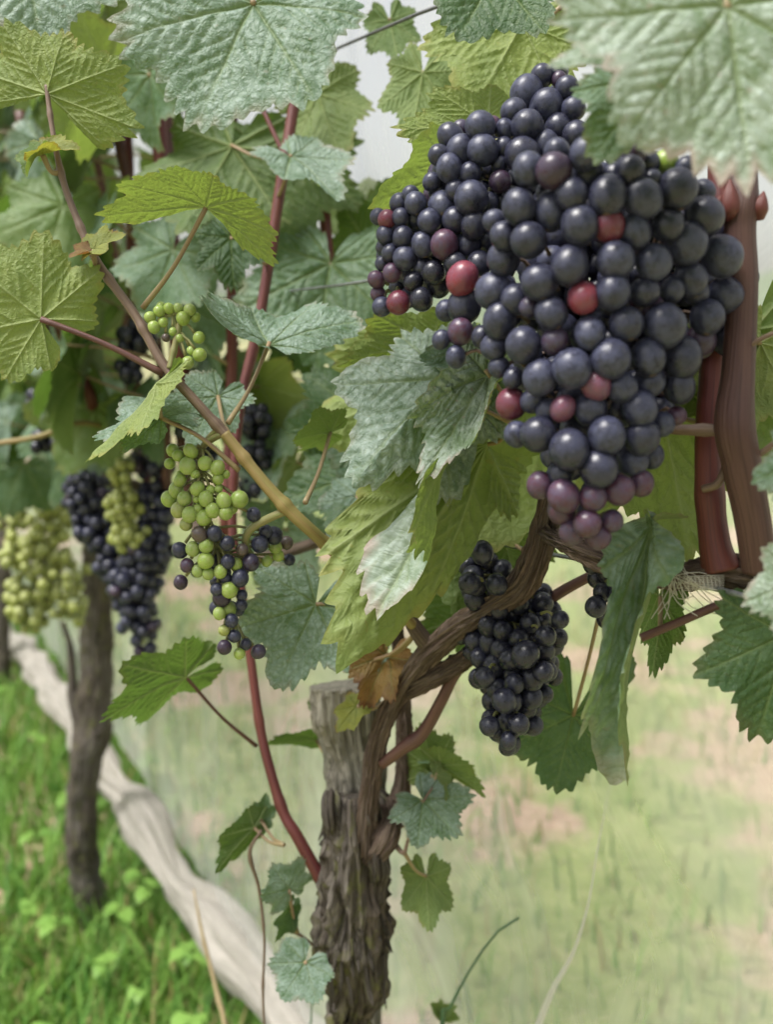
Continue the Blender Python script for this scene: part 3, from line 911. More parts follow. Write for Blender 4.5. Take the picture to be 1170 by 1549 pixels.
# leaves behind the middle
leaf(vine, (640, 565, .66), (600, 790, .64), (0.1, -0.2, -1), 'lime', (700, 560, .66), S=.10, wide=1.0, fold=(.1, .1), bend=.1, seed=104)
leaf(vine, (800, 620, .62), (690, 840, .61), (0.1, -0.1, -1), 'lime', (850, 600, .60), S=.10, wide=1.1, fold=(.1, .1), bend=.2, seed=107)
leaf(vine, (760, 800, .63), (690, 900, .62), (0.1, 0.2, -1), 'mid', (815, 840, .57), S=.06, wide=1.0, seed=108, bend=.2)
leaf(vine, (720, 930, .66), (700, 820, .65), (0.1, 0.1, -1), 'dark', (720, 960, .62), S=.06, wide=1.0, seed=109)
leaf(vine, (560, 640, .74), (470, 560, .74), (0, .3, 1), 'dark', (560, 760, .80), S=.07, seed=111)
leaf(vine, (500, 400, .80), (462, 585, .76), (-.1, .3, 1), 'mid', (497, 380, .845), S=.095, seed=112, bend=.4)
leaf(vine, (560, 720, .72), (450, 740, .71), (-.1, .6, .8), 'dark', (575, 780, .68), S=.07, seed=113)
leaf(vine, (540, 750, .70), (500, 800, .69), (-.1, .8, .6), 'pale', (575, 780, .68), S=.035, seed=114)
# top centre
leaf(vine, (690, 262, .56), (508, 300, .52), (-0.10, 0.75, -0.45), 'lime', (740, 270, .56), S=.066, wide=.75, fold=(.1, .1), bend=.35, seed=121)
leaf(vine, (740, 190, .56), (632, 195, .55), (0, -.1, -1), 'lime', (820, 200, .54), S=.054, wide=.70, fold=(.1, .1), bend=.1, seed=123)
leaf(vine, (790, 40, .60), (720, 160, .59), (0.1, -.1, -1), 'lime', (850, 10, .60), S=.068, wide=1.1, fold=(.05, .1), bend=.15, seed=125)
leaf(vine, (750, -40, .55), (690, 60, .54), (0, .4, 1), 'dark', (820, -60, .56), S=.052, wide=1.3, bend=.2, seed=127)
leaf(vine, (640, 110, .70), (625, 205, .69), (0.1, -.1, -1), 'mid', (600, 90, .86), S=.055, wide=.75, seed=128)
leaf(vine, (590, 30, .74), (605, 105, .73), (0.1, -.1, -1), 'dark', (560, 20, .86), S=.04, wide=.75, seed=129)
leaf(vine, (440, 235, .72), (548, 300, .68), (0.1, .8, .6), 'pale', (420, 300, .76), S=.06, wide=.8, fold=(.2, .1), bend=.4, seed=131)
leaf(vine, (480, 140, .80), (520, 250, .79), (0.2, -.1, -1), 'mid', (488, 120, .855), S=.065, wide=.85, seed=133)
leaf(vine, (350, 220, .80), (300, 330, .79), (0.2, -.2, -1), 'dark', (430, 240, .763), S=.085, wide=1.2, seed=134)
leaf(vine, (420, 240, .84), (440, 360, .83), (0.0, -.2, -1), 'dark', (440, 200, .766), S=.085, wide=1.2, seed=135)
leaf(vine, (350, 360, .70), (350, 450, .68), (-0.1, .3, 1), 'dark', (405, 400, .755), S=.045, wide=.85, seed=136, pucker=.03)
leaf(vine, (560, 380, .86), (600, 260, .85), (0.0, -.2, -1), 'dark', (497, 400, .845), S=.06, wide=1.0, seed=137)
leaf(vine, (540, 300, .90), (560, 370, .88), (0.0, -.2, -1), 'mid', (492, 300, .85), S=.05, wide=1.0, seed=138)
# very near chalky leaf, top right, and the smoother one below it
leaf(vine, (1100, 12, .335), (1146, 292, .325), (-0.15, 0.55, 1), 'chalk', (1085, -60, .46), label='large chalky leaf with pink margin covering the top of the bunch', wide=1.0, fold=(.06, .10), bend=.25, wave=.05, seed=141, S=.062,
     lob=[(0, .98, 36), (44, .90, 32), (-48, 1.0, 32), (92, 1.0, 32), (-88, 1.02, 32), (138, .7, 28), (-138, .7, 28)], pucker=.012, nT=340, nR=48, pr=.0016)
leaf(vine, (985, 120, .372), (898, 232, .368), (-0.1, 0.3, 1), 'mid', (1085, -40, .46), wide=1.0, fold=(.05, .05), bend=.2, seed=144, S=.036)
leaf(vine, (975, 60, .352), (842, 90, .345), (-0.1, 0.7, .8), 'chalk', (1085, -60, .46), wide=.75, fold=(.1, .1), bend=.25, seed=146, S=.036)
# right side
leaf(vine, (1000, 600, .50), (1035, 850, .51), (0.1, -.1, -1), 'lime', (1070, 640, .462), S=.085, wide=.8, seed=151)
leaf(vine, (1140, 500, .50), (1130, 720, .50), (0.1, -.1, -1), 'mid', (1120, 450, .434), S=.075, wide=1.0, seed=152)
leaf(vine, (1150, 520, .49), (1100, 640, .49), (0.1, -.1, -1), 'lime', (1120, 450, .434), S=.05, wide=1.0, seed=153)
leaf(vine, (1235, 690, .37), (1195, 800, .365), (-.3, .2, 1), 'pale', (1200, 650, .42), S=.030, wide=.9, seed=154)
leaf(vine, (1225, 870, .37), (1185, 990, .365), (-.4, .4, 1), 'chalk', (1200, 890, .45), S=.030, wide=.9, seed=155)
leaf(vine, (1190, 960, .45), (1150, 1135, .44), (-.1, .3, 1), 'dark', (1200, 890, .45), S=.055, wide=1.0, seed=156)
leaf(vine, (988, 800, .468), (925, 1208, .455), (-.45, .1, .85), 'pale', (1000, 850, .485), label='long folded leaf hanging straight down', wide=.62, fold=(1.05, .95), curl=(.5, .3), bend=.12, wave=.09, seed=161, S=.124, pucker=.010, gap=176, rmin=.06,
     lob=[(0, 1.0, 22), (24, .80, 20), (-26, .74, 20), (60, .42, 26), (-60, .42, 26), (110, .14, 30), (-110, .14, 30)])
leaf(vine, (1000, 900, .48), (1000, 1010, .48), (.6, .1, -.7), 'dark', (1000, 955, .467), wide=.5, fold=(.3, .3), seed=163, S=.038)
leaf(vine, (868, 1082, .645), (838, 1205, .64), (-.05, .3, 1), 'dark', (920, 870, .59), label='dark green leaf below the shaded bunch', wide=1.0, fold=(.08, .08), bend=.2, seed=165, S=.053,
     lob=[(0, 1.0, 36), (50, .95, 34), (-52, .75, 32), (100, .75, 30), (-150, 1.0, 26), (150, .85, 26), (-100, .5, 28)])
# low leaves around trunk
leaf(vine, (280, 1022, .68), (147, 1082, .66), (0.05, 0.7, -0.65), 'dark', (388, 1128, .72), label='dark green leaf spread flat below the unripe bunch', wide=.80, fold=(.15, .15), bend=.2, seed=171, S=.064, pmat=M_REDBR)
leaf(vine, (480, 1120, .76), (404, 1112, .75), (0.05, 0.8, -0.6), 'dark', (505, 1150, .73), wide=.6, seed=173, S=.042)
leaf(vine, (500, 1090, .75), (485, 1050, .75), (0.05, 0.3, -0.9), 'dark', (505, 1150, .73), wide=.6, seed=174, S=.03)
leaf(vine, (585, 992, .655), (552, 1062, .65), (-.2, .3, .9), 'brown', (632, 955, .625), label='withered brown leaf curling above the stub', wide=.9, fold=(.3, .4), curl=(.4, .5), bend=.5, wave=.12, seed=176, S=.036)
leaf(vine, (540, 1068, .66), (505, 1110, .655), (-.2, .3, .9), 'yellow', (585, 1060, .66), wide=.7, fold=(.3, .2), bend=.4, seed=177, S=.022)
leaf(vine, (560, 1000, .66), (590, 965, .66), (-.2, .3, .9), 'pale', (632, 955, .625), wide=.7, fold=(.3, .2), bend=.4, seed=178, S=.02)
leaf(vine, (655, 1165, .70), (640, 1095, .70), (.0, .1, -1), 'mid', (640, 1215, .68), wide=.8, seed=181, S=.036)
leaf(vine, (665, 1160, .69), (742, 1195, .68), (.1, .7, -.6), 'mid', (640, 1215, .68), wide=.75, fold=(.3, .3), bend=.3, seed=182, S=.040)
leaf(vine, (655, 1172, .69), (680, 1210, .68), (.1, .5, -.8), 'mid', (640, 1215, .68), wide=.9, seed=183, S=.02)
leaf(vine, (640, 1210, .68), (700, 1270, .66), (-.1, .6, .8), 'pale', (618, 1270, .678), wide=1.0, fold=(.1, .1), bend=.2, seed=184, S=.038)
leaf(vine, (645, 1325, .70), (650, 1415, .69), (.0, .1, -1), 'mid', (612, 1290, .68), wide=.72, fold=(.15, .15), seed=185, S=.038)
leaf(vine, (385, 1252, .715), (318, 1312, .70), (.3, .6, -.6), 'dark', (430, 1278, .70), wide=.6, fold=(.25, .2), bend=.3, seed=186, S=.040)
leaf(vine, (395, 1240, .72), (405, 1200, .72), (.3, .3, .9), 'mid', (430, 1278, .70), wide=.7, seed=187, S=.02)
leaf(vine, (437, 1345, .70), (415, 1310, .69), (-.1, .7, .7), 'pale', (450, 1410, .72), wide=1.1, seed=188, S=.026)
leaf(vine, (440, 1375, .71), (422, 1425, .70), (.8, .3, .4), 'dark', (450, 1410, .72), wide=.7, seed=189, S=.024)
leaf(vine, (462, 1455, .69), (430, 1505, .68), (-.1, .5, .9), 'pale', (480, 1485, .72), label='round pale leaf low on the trunk', wide=1.15, fold=(.05, .05), bend=.15, seed=190, S=.028, deep=.7)
cane('tendril', [(425, 1405, .72, 5), (450, 1412, .72, 5), (475, 1430, .725, 5)], M_GREYBR, nodes=0, nlen=20)

# ------------------------------------------------------------------ second and third vines of the row
def far_vine(lst, label, seed):
    g = P(*lst[-1][:3])
    v = thing('grapevine', Vector((g.x, g.y, 0)), label, 'grapevine', 'vines of the row')
    pts = [P(a, b, d) for a, b, d, w_ in lst]
    pts.append(Vector((g.x, g.y, -0.03)))
    rad = [px_r(w_, d) for a, b, d, w_ in lst] + [px_r(lst[-1][3], lst[-1][2]) * 1.1]
    tube('trunk', pts, rad, M_BARK, v, nlen=160, nseg=36, bark=0.004, barkf=3, seed=seed, lump=0.15)
    return v


vine2 = far_vine([(170, 690, 1.52, 44), (155, 800, 1.54, 46), (146, 900, 1.56, 46), (147, 1000, 1.585, 48), (140, 1090, 1.605, 56), (128, 1160, 1.62, 50), (124, 1240, 1.64, 46), (130, 1320, 1.66, 44), (142, 1392, 1.68, 54)], 'slender dark grapevine trunk standing in the lush grass', 21)
tube('spur', [P(135, 1130, 1.6), P(112, 1060, 1.6), P(108, 990, 1.6), P(95, 940, 1.6)], [.014, .010, .006, .004], M_BARK, vine2, nlen=40, nseg=12, bark=.001)
vine3 = far_vine([(8, 780, 2.60, 22), (4, 900, 2.63, 24), (3, 1000, 2.68, 26), (3, 1080, 2.72, 28), (4, 1170, 2.80, 30)], 'farthest grapevine of the row half hidden behind pale green bunches', 33)

# cordon branches along the fruiting wire
def row_pt(s_, q=0.0, z=0.8):
    return T1 + R * s_ + PERP * q + Vector((0, 0, z))


tube('cordon', [P(580, 790, .682), row_pt(0.2, -.02, .785), row_pt(0.45, 0, .80), row_pt(0.7, -.02, .79), row_pt(1.0, 0, .75), P(158, 760, 1.53)], [.004, .005, .006, .008, .010, .014], M_OLDBARK, vine2, nlen=60, nseg=14, bark=.001)
tube('cordon', [P(158, 760, 1.53), row_pt(1.35, 0, .79), row_pt(1.7, .02, .80)], [.014, .010, .007], M_OLDBARK, vine2, nlen=60, nseg=14, bark=.001)
tube('cordon', [row_pt(1.75, 0, .80), P(8, 820, 2.6), row_pt(3.2, .02, .80), row_pt(4.2, 0, .80)], [.008, .014, .010, .007], M_OLDBARK, vine3, nlen=60, nseg=14, bark=.001)

# shared foliage meshes for the canopy behind
FILL = []
for i in range(12):
    g = random.Random(i)
    FILL.append(leaf_mesh('canopy_leaf', 300 + i, nT=130, nR=13, wide=g.uniform(.95, 1.2), fold=(g.uniform(-.2, .35), g.uniform(-.2, .35)), curl=(g.uniform(-.3, .3), g.uniform(-.3, .3)), bend=g.uniform(.1, .7), wave=.07))
rl = random.Random(5)


def proj(p):
    q = p - CAM
    d = q.dot(FW)
    return 585 + FPX * q.dot(RT) / d, 774.5 - FPX * q.dot(UP) / d, d


def fill_leaf(v, base, attach):
    S_ = rl.uniform(.055, .088)
    out = (base - attach)
    out.z = 0
    out = out.normalized() if out.length > 1e-4 else Vector((-1, 0, 0))
    nv = (out * rl.uniform(.3, 1.0) + Vector((rl.gauss(0, .35), rl.gauss(0, .35), rl.uniform(.1, .9)))).normalized()
    yv = (out * rl.uniform(.1, .7) + Vector((rl.gauss(0, .3), rl.gauss(0, .3), -1))).normalized()
    me = FILL[rl.randrange(len(FILL))]
    mk = rl.choices(['pale', 'mid', 'dark', 'lime'], [.26, .28, .22, .24])[0]
    key = (me.name, mk)
    if key not in FM:
        m2 = me.copy()
        m2.materials.clear()
        m2.materials.append(LM[mk])
        FM[key] = m2
    o = put('leaf', FM[key], None, v, frame(base, yv, nv, S_))
    petiole(o, v, base, attach, .0013, rl.uniform(-.01, .01))


FM = {}
ncane = 0
for s_ in np.arange(0.26, 4.4, 0.105):
    sj = float(s_) + rl.uniform(-.04, .04)
    v = vine if sj < .5 else (vine2 if sj < 1.75 else vine3)
    q0 = rl.uniform(-.05, .04)
    q1 = q0 + rl.uniform(-.10, .05)
    foot = row_pt(sj, 0, .79)
    pts = [foot, row_pt(sj + rl.uniform(-.02, .02), q0, .95), row_pt(sj + rl.uniform(-.05, .05), (q0 + q1) / 2, 1.25), row_pt(sj + rl.uniform(-.08, .08), q1, 1.55), row_pt(sj + rl.uniform(-.08, .08), q1, 1.9)]
    tube('shoot', pts, [.0058, .0052, .0048, .0042, .003], M_RED if rl.random() < .6 else M_REDBR, v, nlen=70, nseg=9, nodes=.15, nodelen=.08)
    cp = catmull([tuple(p) for p in pts], 60)
    top = 1.45 + 0.16 * sj
    step = .046 if sj < 2.2 else .085
    z = .84
    side = 1
    while z < min(top, 1.85):
        z += step * rl.uniform(.7, 1.3)
        side = -side
        i = int(np.argmin(np.abs(cp[:, 2] - z)))
        at = Vector(cp[i])
        dr = (PERP * (-1 if (side > 0 or rl.random() < .5) else 1) + R * rl.uniform(-.9, .9)).normalized()
        base = at + dr * rl.uniform(.04, .11) + Vector((0, 0, rl.uniform(-.01, .05)))
        px, py, d = proj(base)
        if px > 470 or px < -160 or py < -170:
            continue
        if d < .8 and py > 560:
            continue
        fill_leaf(v, base, at)

# low leaves among the bunches at the far left
for px, py, d in ((20, 690, 1.5), (60, 640, 1.4), (150, 640, 1.15), (100, 700, 1.2), (330, 560, .95), (420, 640, .95), (300, 470, .95), (450, 700, .95), (470, 480, .98), (200, 600, 1.0), (20, 560, 1.5), (110, 560, 1.3), (400, 560, 1.0), (520, 690, 1.0), (430, 800, .95), (10, 640, 1.3), (40, 700, 1.3), (60, 560, 1.5), (120, 620, 1.5), (0, 720, 1.45), (160, 680, 1.3), (90, 660, 1.5), (-10, 600, 1.4), (250, 600, 1.0), (70, 480, 1.3)):
    b = P(px, py, d)
    fill_leaf(vine2 if d > 1.05 else vine, b, b + Vector((.04, .05, -.01)) + PERP * .03)
# dry pale leaves and stalks hanging left
tube('tendril', [P(-10, 672, 1.0), P(60, 660, 1.0), P(120, 640, 1.02), P(180, 650, 1.1)], .0028, M_TAN, vine2, nlen=30, nseg=8)
tube('shoot', [P(92, 500, 1.05), P(118, 560, 1.05), P(140, 612, 1.06), P(150, 690, 1.2)], .0065, M_RED, vine2, nlen=30, nseg=10)
tube('shoot', [P(30, 170, 1.15), P(45, 260, 1.15), P(60, 400, 1.16), P(80, 640, 1.3)], .006, M_REDBR, vine2, nlen=40, nseg=10)
tube('shoot', [P(236, 110, .92), P(242, 220, .93), P(258, 350, .94), P(272, 520, .95), P(290, 700, 1.0)], .0075, M_RED, vine2, nlen=40, nseg=10)

# ------------------------------------------------------------------ wires and stake
def wire(name, pts, r, mat, label):
    return tag(tube(name, pts, r, mat, nlen=40, nseg=8), label, 'wire', 'trellis wires')


wire('trellis_wire', [P(700, 398, .55), P(560, 425, .66), P(290, 457, .98), P(-120, 502, 2.6)], .0011, M_WIRE, 'bright galvanised trellis wire running behind the red shoots')
wire('trellis_wire', [P(690, 0, .60), P(655, 12, .62), P(500, 78, .80), P(365, 135, .98), P(-60, 300, 2.3)], .0012, M_DARKWIRE, 'dark upper trellis wire under the large grey green leaf')
wire('trellis_wire', [P(1220, 925, .40), P(1000, 870, .50), P(890, 848, .56), P(710, 811, .66), P(480, 740, .95), P(0, 600, 2.2)], .0013, M_WIRE, 'grey lower trellis wire passing behind the cordon')
stk = thing('wooden_stake', Vector((P(566, 760, .76).x, P(566, 760, .76).y, 0)), 'thin grey weathered wooden stake standing behind the folded leaves', 'stake')
sb = P(566, 760, .76)
tube('stake_body', [Vector((sb.x, sb.y, -.05)), Vector((sb.x, sb.y, .4)), P(566, 700, .755)], [.0055, .0055, .0052], M_STAKE, stk, nlen=60, nseg=8, lump=.06)

# torn scrap of net snagged on the old arm
scr = []
for i in range(26):
    a = P(1010 + random.uniform(-10, 30), 862 + random.uniform(-8, 12), .462)
    c = P(1015 + random.uniform(-35, 85), 885 + random.uniform(-5, 55), .458 + random.uniform(-.006, .006))
    m = (a + c) / 2 + Vector((random.uniform(-.004, .004), 0, random.uniform(-.006, .004)))
    scr.append(tube_arrays([a, m, c], [.00022] * 3, nlen=8, nseg=4))
for i in range(9):
    scr.append(tube_arrays([P(1040 + i * 6, 872, .456), P(1043 + i * 6, 893, .4555)], [.00018] * 2, nlen=3, nseg=4))
    scr.append(tube_arrays([P(1036, 872 + i * 2.6, .456), P(1096, 870 + i * 2.6, .4555)], [.00018] * 2, nlen=3, nseg=4))
o = put('net_scrap', join_tubes('net_scrap', scr), simple_mat('net_thread', (.62, .58, .5), (.5, .46, .4), 80))
tag(o, 'torn scrap of pale netting snagged below the gnarled arm', 'net scrap')

# ------------------------------------------------------------------ grapes
def grape_mesh(i):
    g = np.random.default_rng(i)
    nu, nv_ = 24, 14
    th = np.linspace(0, 2 * math.pi, nu, endpoint=False)
    ph = np.linspace(0, math.pi, nv_ + 1)[1:-1]
    V = []
    for p in ph:
        for t in th:
            V.append([math.sin(p) * math.cos(t), math.sin(p) * math.sin(t), math.cos(p)])
    V = np.array(V)
    V = np.vstack([V, [0, 0, 1], [0, 0, -1]])
    nrm = 1 + 0.025 * fbm(V[:, 0] * 1.3 + i * 5, V[:, 1] * 1.3, V[:, 2] * 1.3, 2)
    V = V * nrm[:, None]
    V[:, 2] *= 1.03
    V[-2, 2] -= .06
    m = len(ph)
    a = np.arange(m - 1)[:, None] * nu
    j = np.arange(nu)[None]
    Q = np.stack([a + j, a + nu + j, a + nu + (j + 1) % nu, a + (j + 1) % nu], -1).reshape(-1, 4)
    j = np.arange(nu)
    n = m * nu
    T = np.vstack([np.stack([np.full(nu, n), j, (j + 1) % nu], 1), np.stack([np.full(nu, n + 1), (m - 1) * nu + (j + 1) % nu, (m - 1) * nu + j], 1)])
    return mesh_np('grape', V, [Q, T])


GM = [grape_mesh(i) for i in range(5)]
GMG = []
for m in GM:
    m.materials.append(M_GRAPE)
    m2 = m.copy()
    m2.materials.clear()
    m2.materials.append(M_GREEN)
    GMG.append(m2)


def c_dark(g):
    k = g.uniform(.8, 1.25)
    if g.random() < .11:
        return (.034 * k, .014 * k, .026 * k, g.uniform(.35, .85))
    return (.013 * k, .013 * k, .024 * k, g.uniform(.35, 1.0))


def c_black(g):
    k = g.uniform(.8, 1.2)
    return (.010 * k, .010 * k, .016 * k, g.uniform(.15, .42))


def c_purple(g):
    return (.075, .022, .038, g.uniform(.55, .8))


def c_red(g):
    return (.21, .032, .045, .40)


def c_crimson(g):
    return (.13, .02, .03, .35)


def c_mauve(g):
    return (.17, .05, .075, .55)


def c_green(g):
    k = g.uniform(.85, 1.15)
    return (.24 * k, .34 * k, .055 * k, g.uniform(.3, .8))


def c_yellowg(g):
    k = g.uniform(.85, 1.15)
    return (.27 * k, .30 * k, .07 * k, g.uniform(.3, .8))


def c_brownish(g):
    return (.10, .07, .045, .4)


def put_grape(root, p, r, col, green, g):
    me = (GMG if green else GM)[g.randrange(5)]
    up = Vector((g.gauss(0, .45), g.gauss(0, .45), 1)).normalized()
    q = up.to_track_quat('Z', 'Y').to_matrix().to_4x4() @ Matrix.Rotation(g.uniform(0, 6.28), 4, 'Z')
    M = Matrix.Translation(p) @ q @ Matrix.Diagonal((r * g.uniform(.94, 1.03), r * g.uniform(.95, 1.03), r * g.uniform(.95, 1.10), 1))
    o = put('grape', me, None, root, M)
    o.color = col
    return o


GREENS = (c_green, c_yellowg)


def bunch(label, group, axis, seeds=(), blobs=(), n_fill=0, fill_r=.0075, col=c_dark, seed=1, d=.45, thick=.05, cat='grape bunch', pick=None, stem_mat=None, stem_r=.0022, attach=None, depth_fun=None, fill_shift=0.0, mind=.80, maxtry=16000, short=True):
    g = random.Random(seed)
    gn = np.random.default_rng(seed)
    ax = [P(*a) for a in axis]
    top = P(*attach) if attach else ax[0]
    root = thing('grape_bunch', ax[0], label, cat, group)
    C, Rr, K = [], [], []
    # traced berries: each has its own place; depth from the bulge of the bunch, then pushed back until they only touch
    sl = []
    for e in seeds:
        px, py, rp = e[:3]
        cf = e[3] if len(e) > 3 else col
        dd = depth_fun(px, py) if depth_fun else d
        dd += (24 - rp) * .0004
        sl.append([px, py, rp, dd, cf])
    sl.sort(key=lambda q: q[3])
    for px, py, rp, dd, cf in sl:
        for it in range(60):
            p = P(px, py, dd)
            r = rp * 1.10 * dd / FPX
            ok = True
            for c2, r2 in zip(C, Rr):
                if (p - c2).length < mind * (r + r2):
                    ok = False
                    break
            if ok:
                break
            dd += .0012
        C.append(p); Rr.append(r); K.append(cf)
    # berries filling the body
    if blobs:
        bc = [P(b[0], b[1], b[3] if len(b) > 3 else d) for b in blobs]
        br = [b[2] * (b[3] if len(b) > 3 else d) / FPX for b in blobs]
        wts = np.array([r**2 for r in br]); wts /= wts.sum()
        tries = 0
        while n_fill > 0 and tries < maxtry:
            tries += 1
            i = gn.choice(len(bc), p=wts)
            v = gn.normal(size=3); v /= np.linalg.norm(v)
            r = fill_r * g.uniform(.82, 1.12)
            rr = max(br[i] - r, 0) * gn.random()**(1 / 4)
            p = bc[i] + Vector(v) * rr
            cc = np.array([tuple(c) for c in C]) if C else np.zeros((0, 3))
            if len(cc):
                if (np.linalg.norm(cc - np.array(tuple(p)), axis=1) < mind * (np.array(Rr) + r)).any():
                    continue
            if seeds:
                # never in front of a traced berry
                px, py, dd = proj(p)
                if any((px - a[0])**2 + (py - a[1])**2 < (a[2] * .9)**2 and dd < a[3] + .006 for a in sl):
                    continue
            C.append(p); Rr.append(r); K.append(None)
            n_fill -= 1
    for p, r, cf in zip(C, Rr, K):
        if cf is None:
            cf = pick(*proj(p), g) if pick else col
        put_grape(root, p, r, cf(g), cf in GREENS, g)
    # stem with a stalk to every berry
    rac = catmull([tuple(a) for a in ax], 30)
    tubes = [tube_arrays(([top] if attach else []) + ax, ([stem_r * 1.2] if attach else []) + list(np.linspace(stem_r, stem_r * .5, len(ax))), nlen=40, nseg=8, nodes=.2, nodelen=.02)]
    for p, r in zip(C, Rr):
        b = np.array(tuple(p))
        dz = rac - (b + np.array([0, 0, .010]))
        k = int(np.argmin((dz**2).sum(1)))
        a0 = Vector(rac[k])
        dr = (a0 - p)
        if dr.length < 1e-5:
            continue
        e = p + dr.normalized() * r * .9 + Vector((0, 0, r * .25))
        if short and (a0 - e).length > .010:
            a0 = e + (a0 - e).normalized() * .010
        m = (a0 + e) / 2 + Vector((0, 0, .002))
        tubes.append(tube_arrays([a0, m, e], [.0011, .0008, .0010], nlen=5, nseg=5))
    put('stem', join_tubes('stem', tubes), stem_mat or M_STEM, root)
    return root


# --- main bunch: traced berries
A = [(800, 257, 23), (838, 259, 25), (843, 231, 19), (887, 233, 23), (889, 265, 23), (826, 291, 14), (865, 294, 23), (786, 314, 25), (835, 319, 27), (878, 341, 27), (763, 357, 20), (800, 364, 26), (762, 392, 23), (748, 334, 16), (862, 402, 27),
     (816, 427, 26), (747, 440, 26), (700, 422, 23, c_red), (781, 453, 22), (801, 465, 15), (834, 474, 24), (883, 451, 23, c_red), (703, 463, 24), (756, 486, 24), (675, 470, 15), (920, 296, 27), (953, 260, 22), (960, 233, 18), (980, 248, 18),
     (987, 273, 15), (1008, 246, 18, c_green), (1026, 286, 28), (973, 301, 27), (930, 268, 18), (922, 342, 23, c_crimson), (961, 351, 23), (1011, 341, 24), (1066, 328, 28), (1039, 370, 29), (1093, 388, 28), (932, 394, 27), (990, 398, 26), (1126, 422, 21),
     (1045, 423, 24), (1054, 442, 19), (1017, 439, 18), (1098, 447, 25), (976, 442, 21), (927, 442, 26), (1006, 493, 30), (1071, 480, 24), (948, 490, 25), (1060, 517, 22), (1102, 515, 21), (981, 540, 25), (1032, 541, 28), (924, 543, 29), (893, 505, 23),
     (748, 525, 19), (792, 522, 26), (840, 517, 20), (866, 558, 28), (818, 571, 25), (902, 582, 21, c_mauve), (852, 618, 18, c_mauve), (774, 611, 22, c_crimson), (777, 572, 15), (806, 606, 18), (832, 623, 19), (894, 619, 24), (968, 618, 26), (941, 586, 22),
     (983, 577, 22), (1028, 586, 23), (815, 657, 25), (782, 657, 19), (862, 680, 29), (918, 660, 27), (972, 662, 25), (1002, 642, 18), (1024, 629, 14, c_purple), (906, 709, 27), (957, 695, 23), (986, 689, 18), (849, 717, 18), (817, 734, 18.5, c_purple),
     (854, 751, 23, c_purple), (898, 752, 20, c_purple), (937, 741, 22, c_purple), (971, 731, 18, c_purple), (889, 792, 20, c_purple), (866, 803, 18, c_purple), (905, 811, 18, c_purple), (926, 788, 16, c_purple), (851, 771, 20, c_purple), (755, 555, 15),
     (885, 506, 22), (668, 514, 13), (690, 540, 15), (697, 502, 18, c_purple), (730, 510, 16), (1066, 290, 16), (1040, 255, 17)]


def dA(px, py):
    t = min(max((py - 230) / 590, 0), 1)
    cx = 930 - 40 * t
    rx = 235 - 130 * t**1.3
    u = max(-1.0, min(1.0, (px - cx) / rx))
    return .445 - .052 * math.sqrt(max(0, 1 - u * u)) * (1 - .25 * t) + .012 * t


blA = [(840, 375, 60, .452), (790, 400, 60, .462), (900, 460, 60, .452), (860, 520, 60, .455), (800, 560, 50, .46), (790, 300, 60, .482), (800, 350, 80, .478), (870, 300, 70, .47), (930, 330, 130, .462), (990, 370, 120, .462), (850, 380, 110, .468), (780, 440, 70, .47), (930, 480, 120, .462), (1020, 480, 90, .462), (900, 590, 110, .46), (960, 600, 80, .46), (890, 690, 75, .458), (890, 760, 45, .455)]
bunch('huge ripe blue black grape bunch with a few red berries and one green', 'ripe dark bunches', [(985, 640, .455), (950, 560, .46), (930, 480, .462), (905, 600, .46), (890, 740, .455), (888, 800, .45)], A, blA, 195, .0070, c_dark, 3, .46, attach=(1098, 652, .436), depth_fun=dA, stem_mat=M_GREYBR, stem_r=.0024)

B = [(845, 109, 15), (820, 116, 16), (847, 121, 11), (797, 142, 24), (858, 134, 17), (827, 163, 24), (777, 168, 17), (798, 192, 24), (845, 195, 20), (765, 196, 14), (727, 192, 21.5), (682, 207, 19), (698, 196, 13), (698, 228, 21), (731, 228, 22), (762, 223, 14),
     (791, 235, 25), (664, 235, 15), (680, 255, 19), (712, 262, 15), (756, 249, 12), (757, 275, 16), (826, 220, 19), (664, 289, 15), (690, 288, 15), (714, 301, 24), (670, 312, 21), (739, 307, 15), (758, 304, 14), (689, 333, 18), (718, 341, 19), (650, 335, 17),
     (673, 371, 20, c_purple), (709, 371, 19), (733, 366, 15), (572, 328, 12), (586, 332, 13, c_crimson), (605, 309, 15), (629, 308, 16), (607, 329, 13), (629, 330, 16), (621, 294, 12), (640, 370, 17), (610, 359, 15), (583, 356, 13), (591, 383, 13), (613, 391, 17),
     (640, 404, 14), (594, 413, 14, c_purple), (570, 423, 12, c_purple), (626, 426, 14, c_black), (656, 413, 17, c_black), (578, 399, 10), (572, 445, 11, c_purple), (578, 464, 14), (603, 458, 17.5, c_crimson), (638, 453, 17, c_black), (664, 432, 17, c_black),
     (580, 375, 10), (658, 297, 17), (653, 275, 12), (745, 190, 12, c_purple), (868, 165, 17), (872, 205, 20), (690, 400, 17, c_black), (725, 400, 18, c_black)]


def dB(px, py):
    return .478 - .02 * math.sqrt(max(0, 1 - ((py - 300) / 210)**2)) + .02 * max(0, (700 - px) / 140)


bunch('smaller berried blue black bunch tucked behind the huge ripe bunch', 'ripe dark bunches', [(850, 150, .485), (790, 220, .49), (720, 290, .50), (660, 350, .505), (600, 420, .51)], B,
      [(840, 150, 38, .50), (790, 210, 55, .50), (720, 270, 75, .505), (680, 340, 70, .51), (620, 380, 60, .512), (620, 430, 40, .512), (780, 280, 50, .50), (740, 330, 50, .505), (700, 390, 50, .51)], 120, .0058, c_dark, 4, .50, depth_fun=dB, attach=(960, 90, .475))

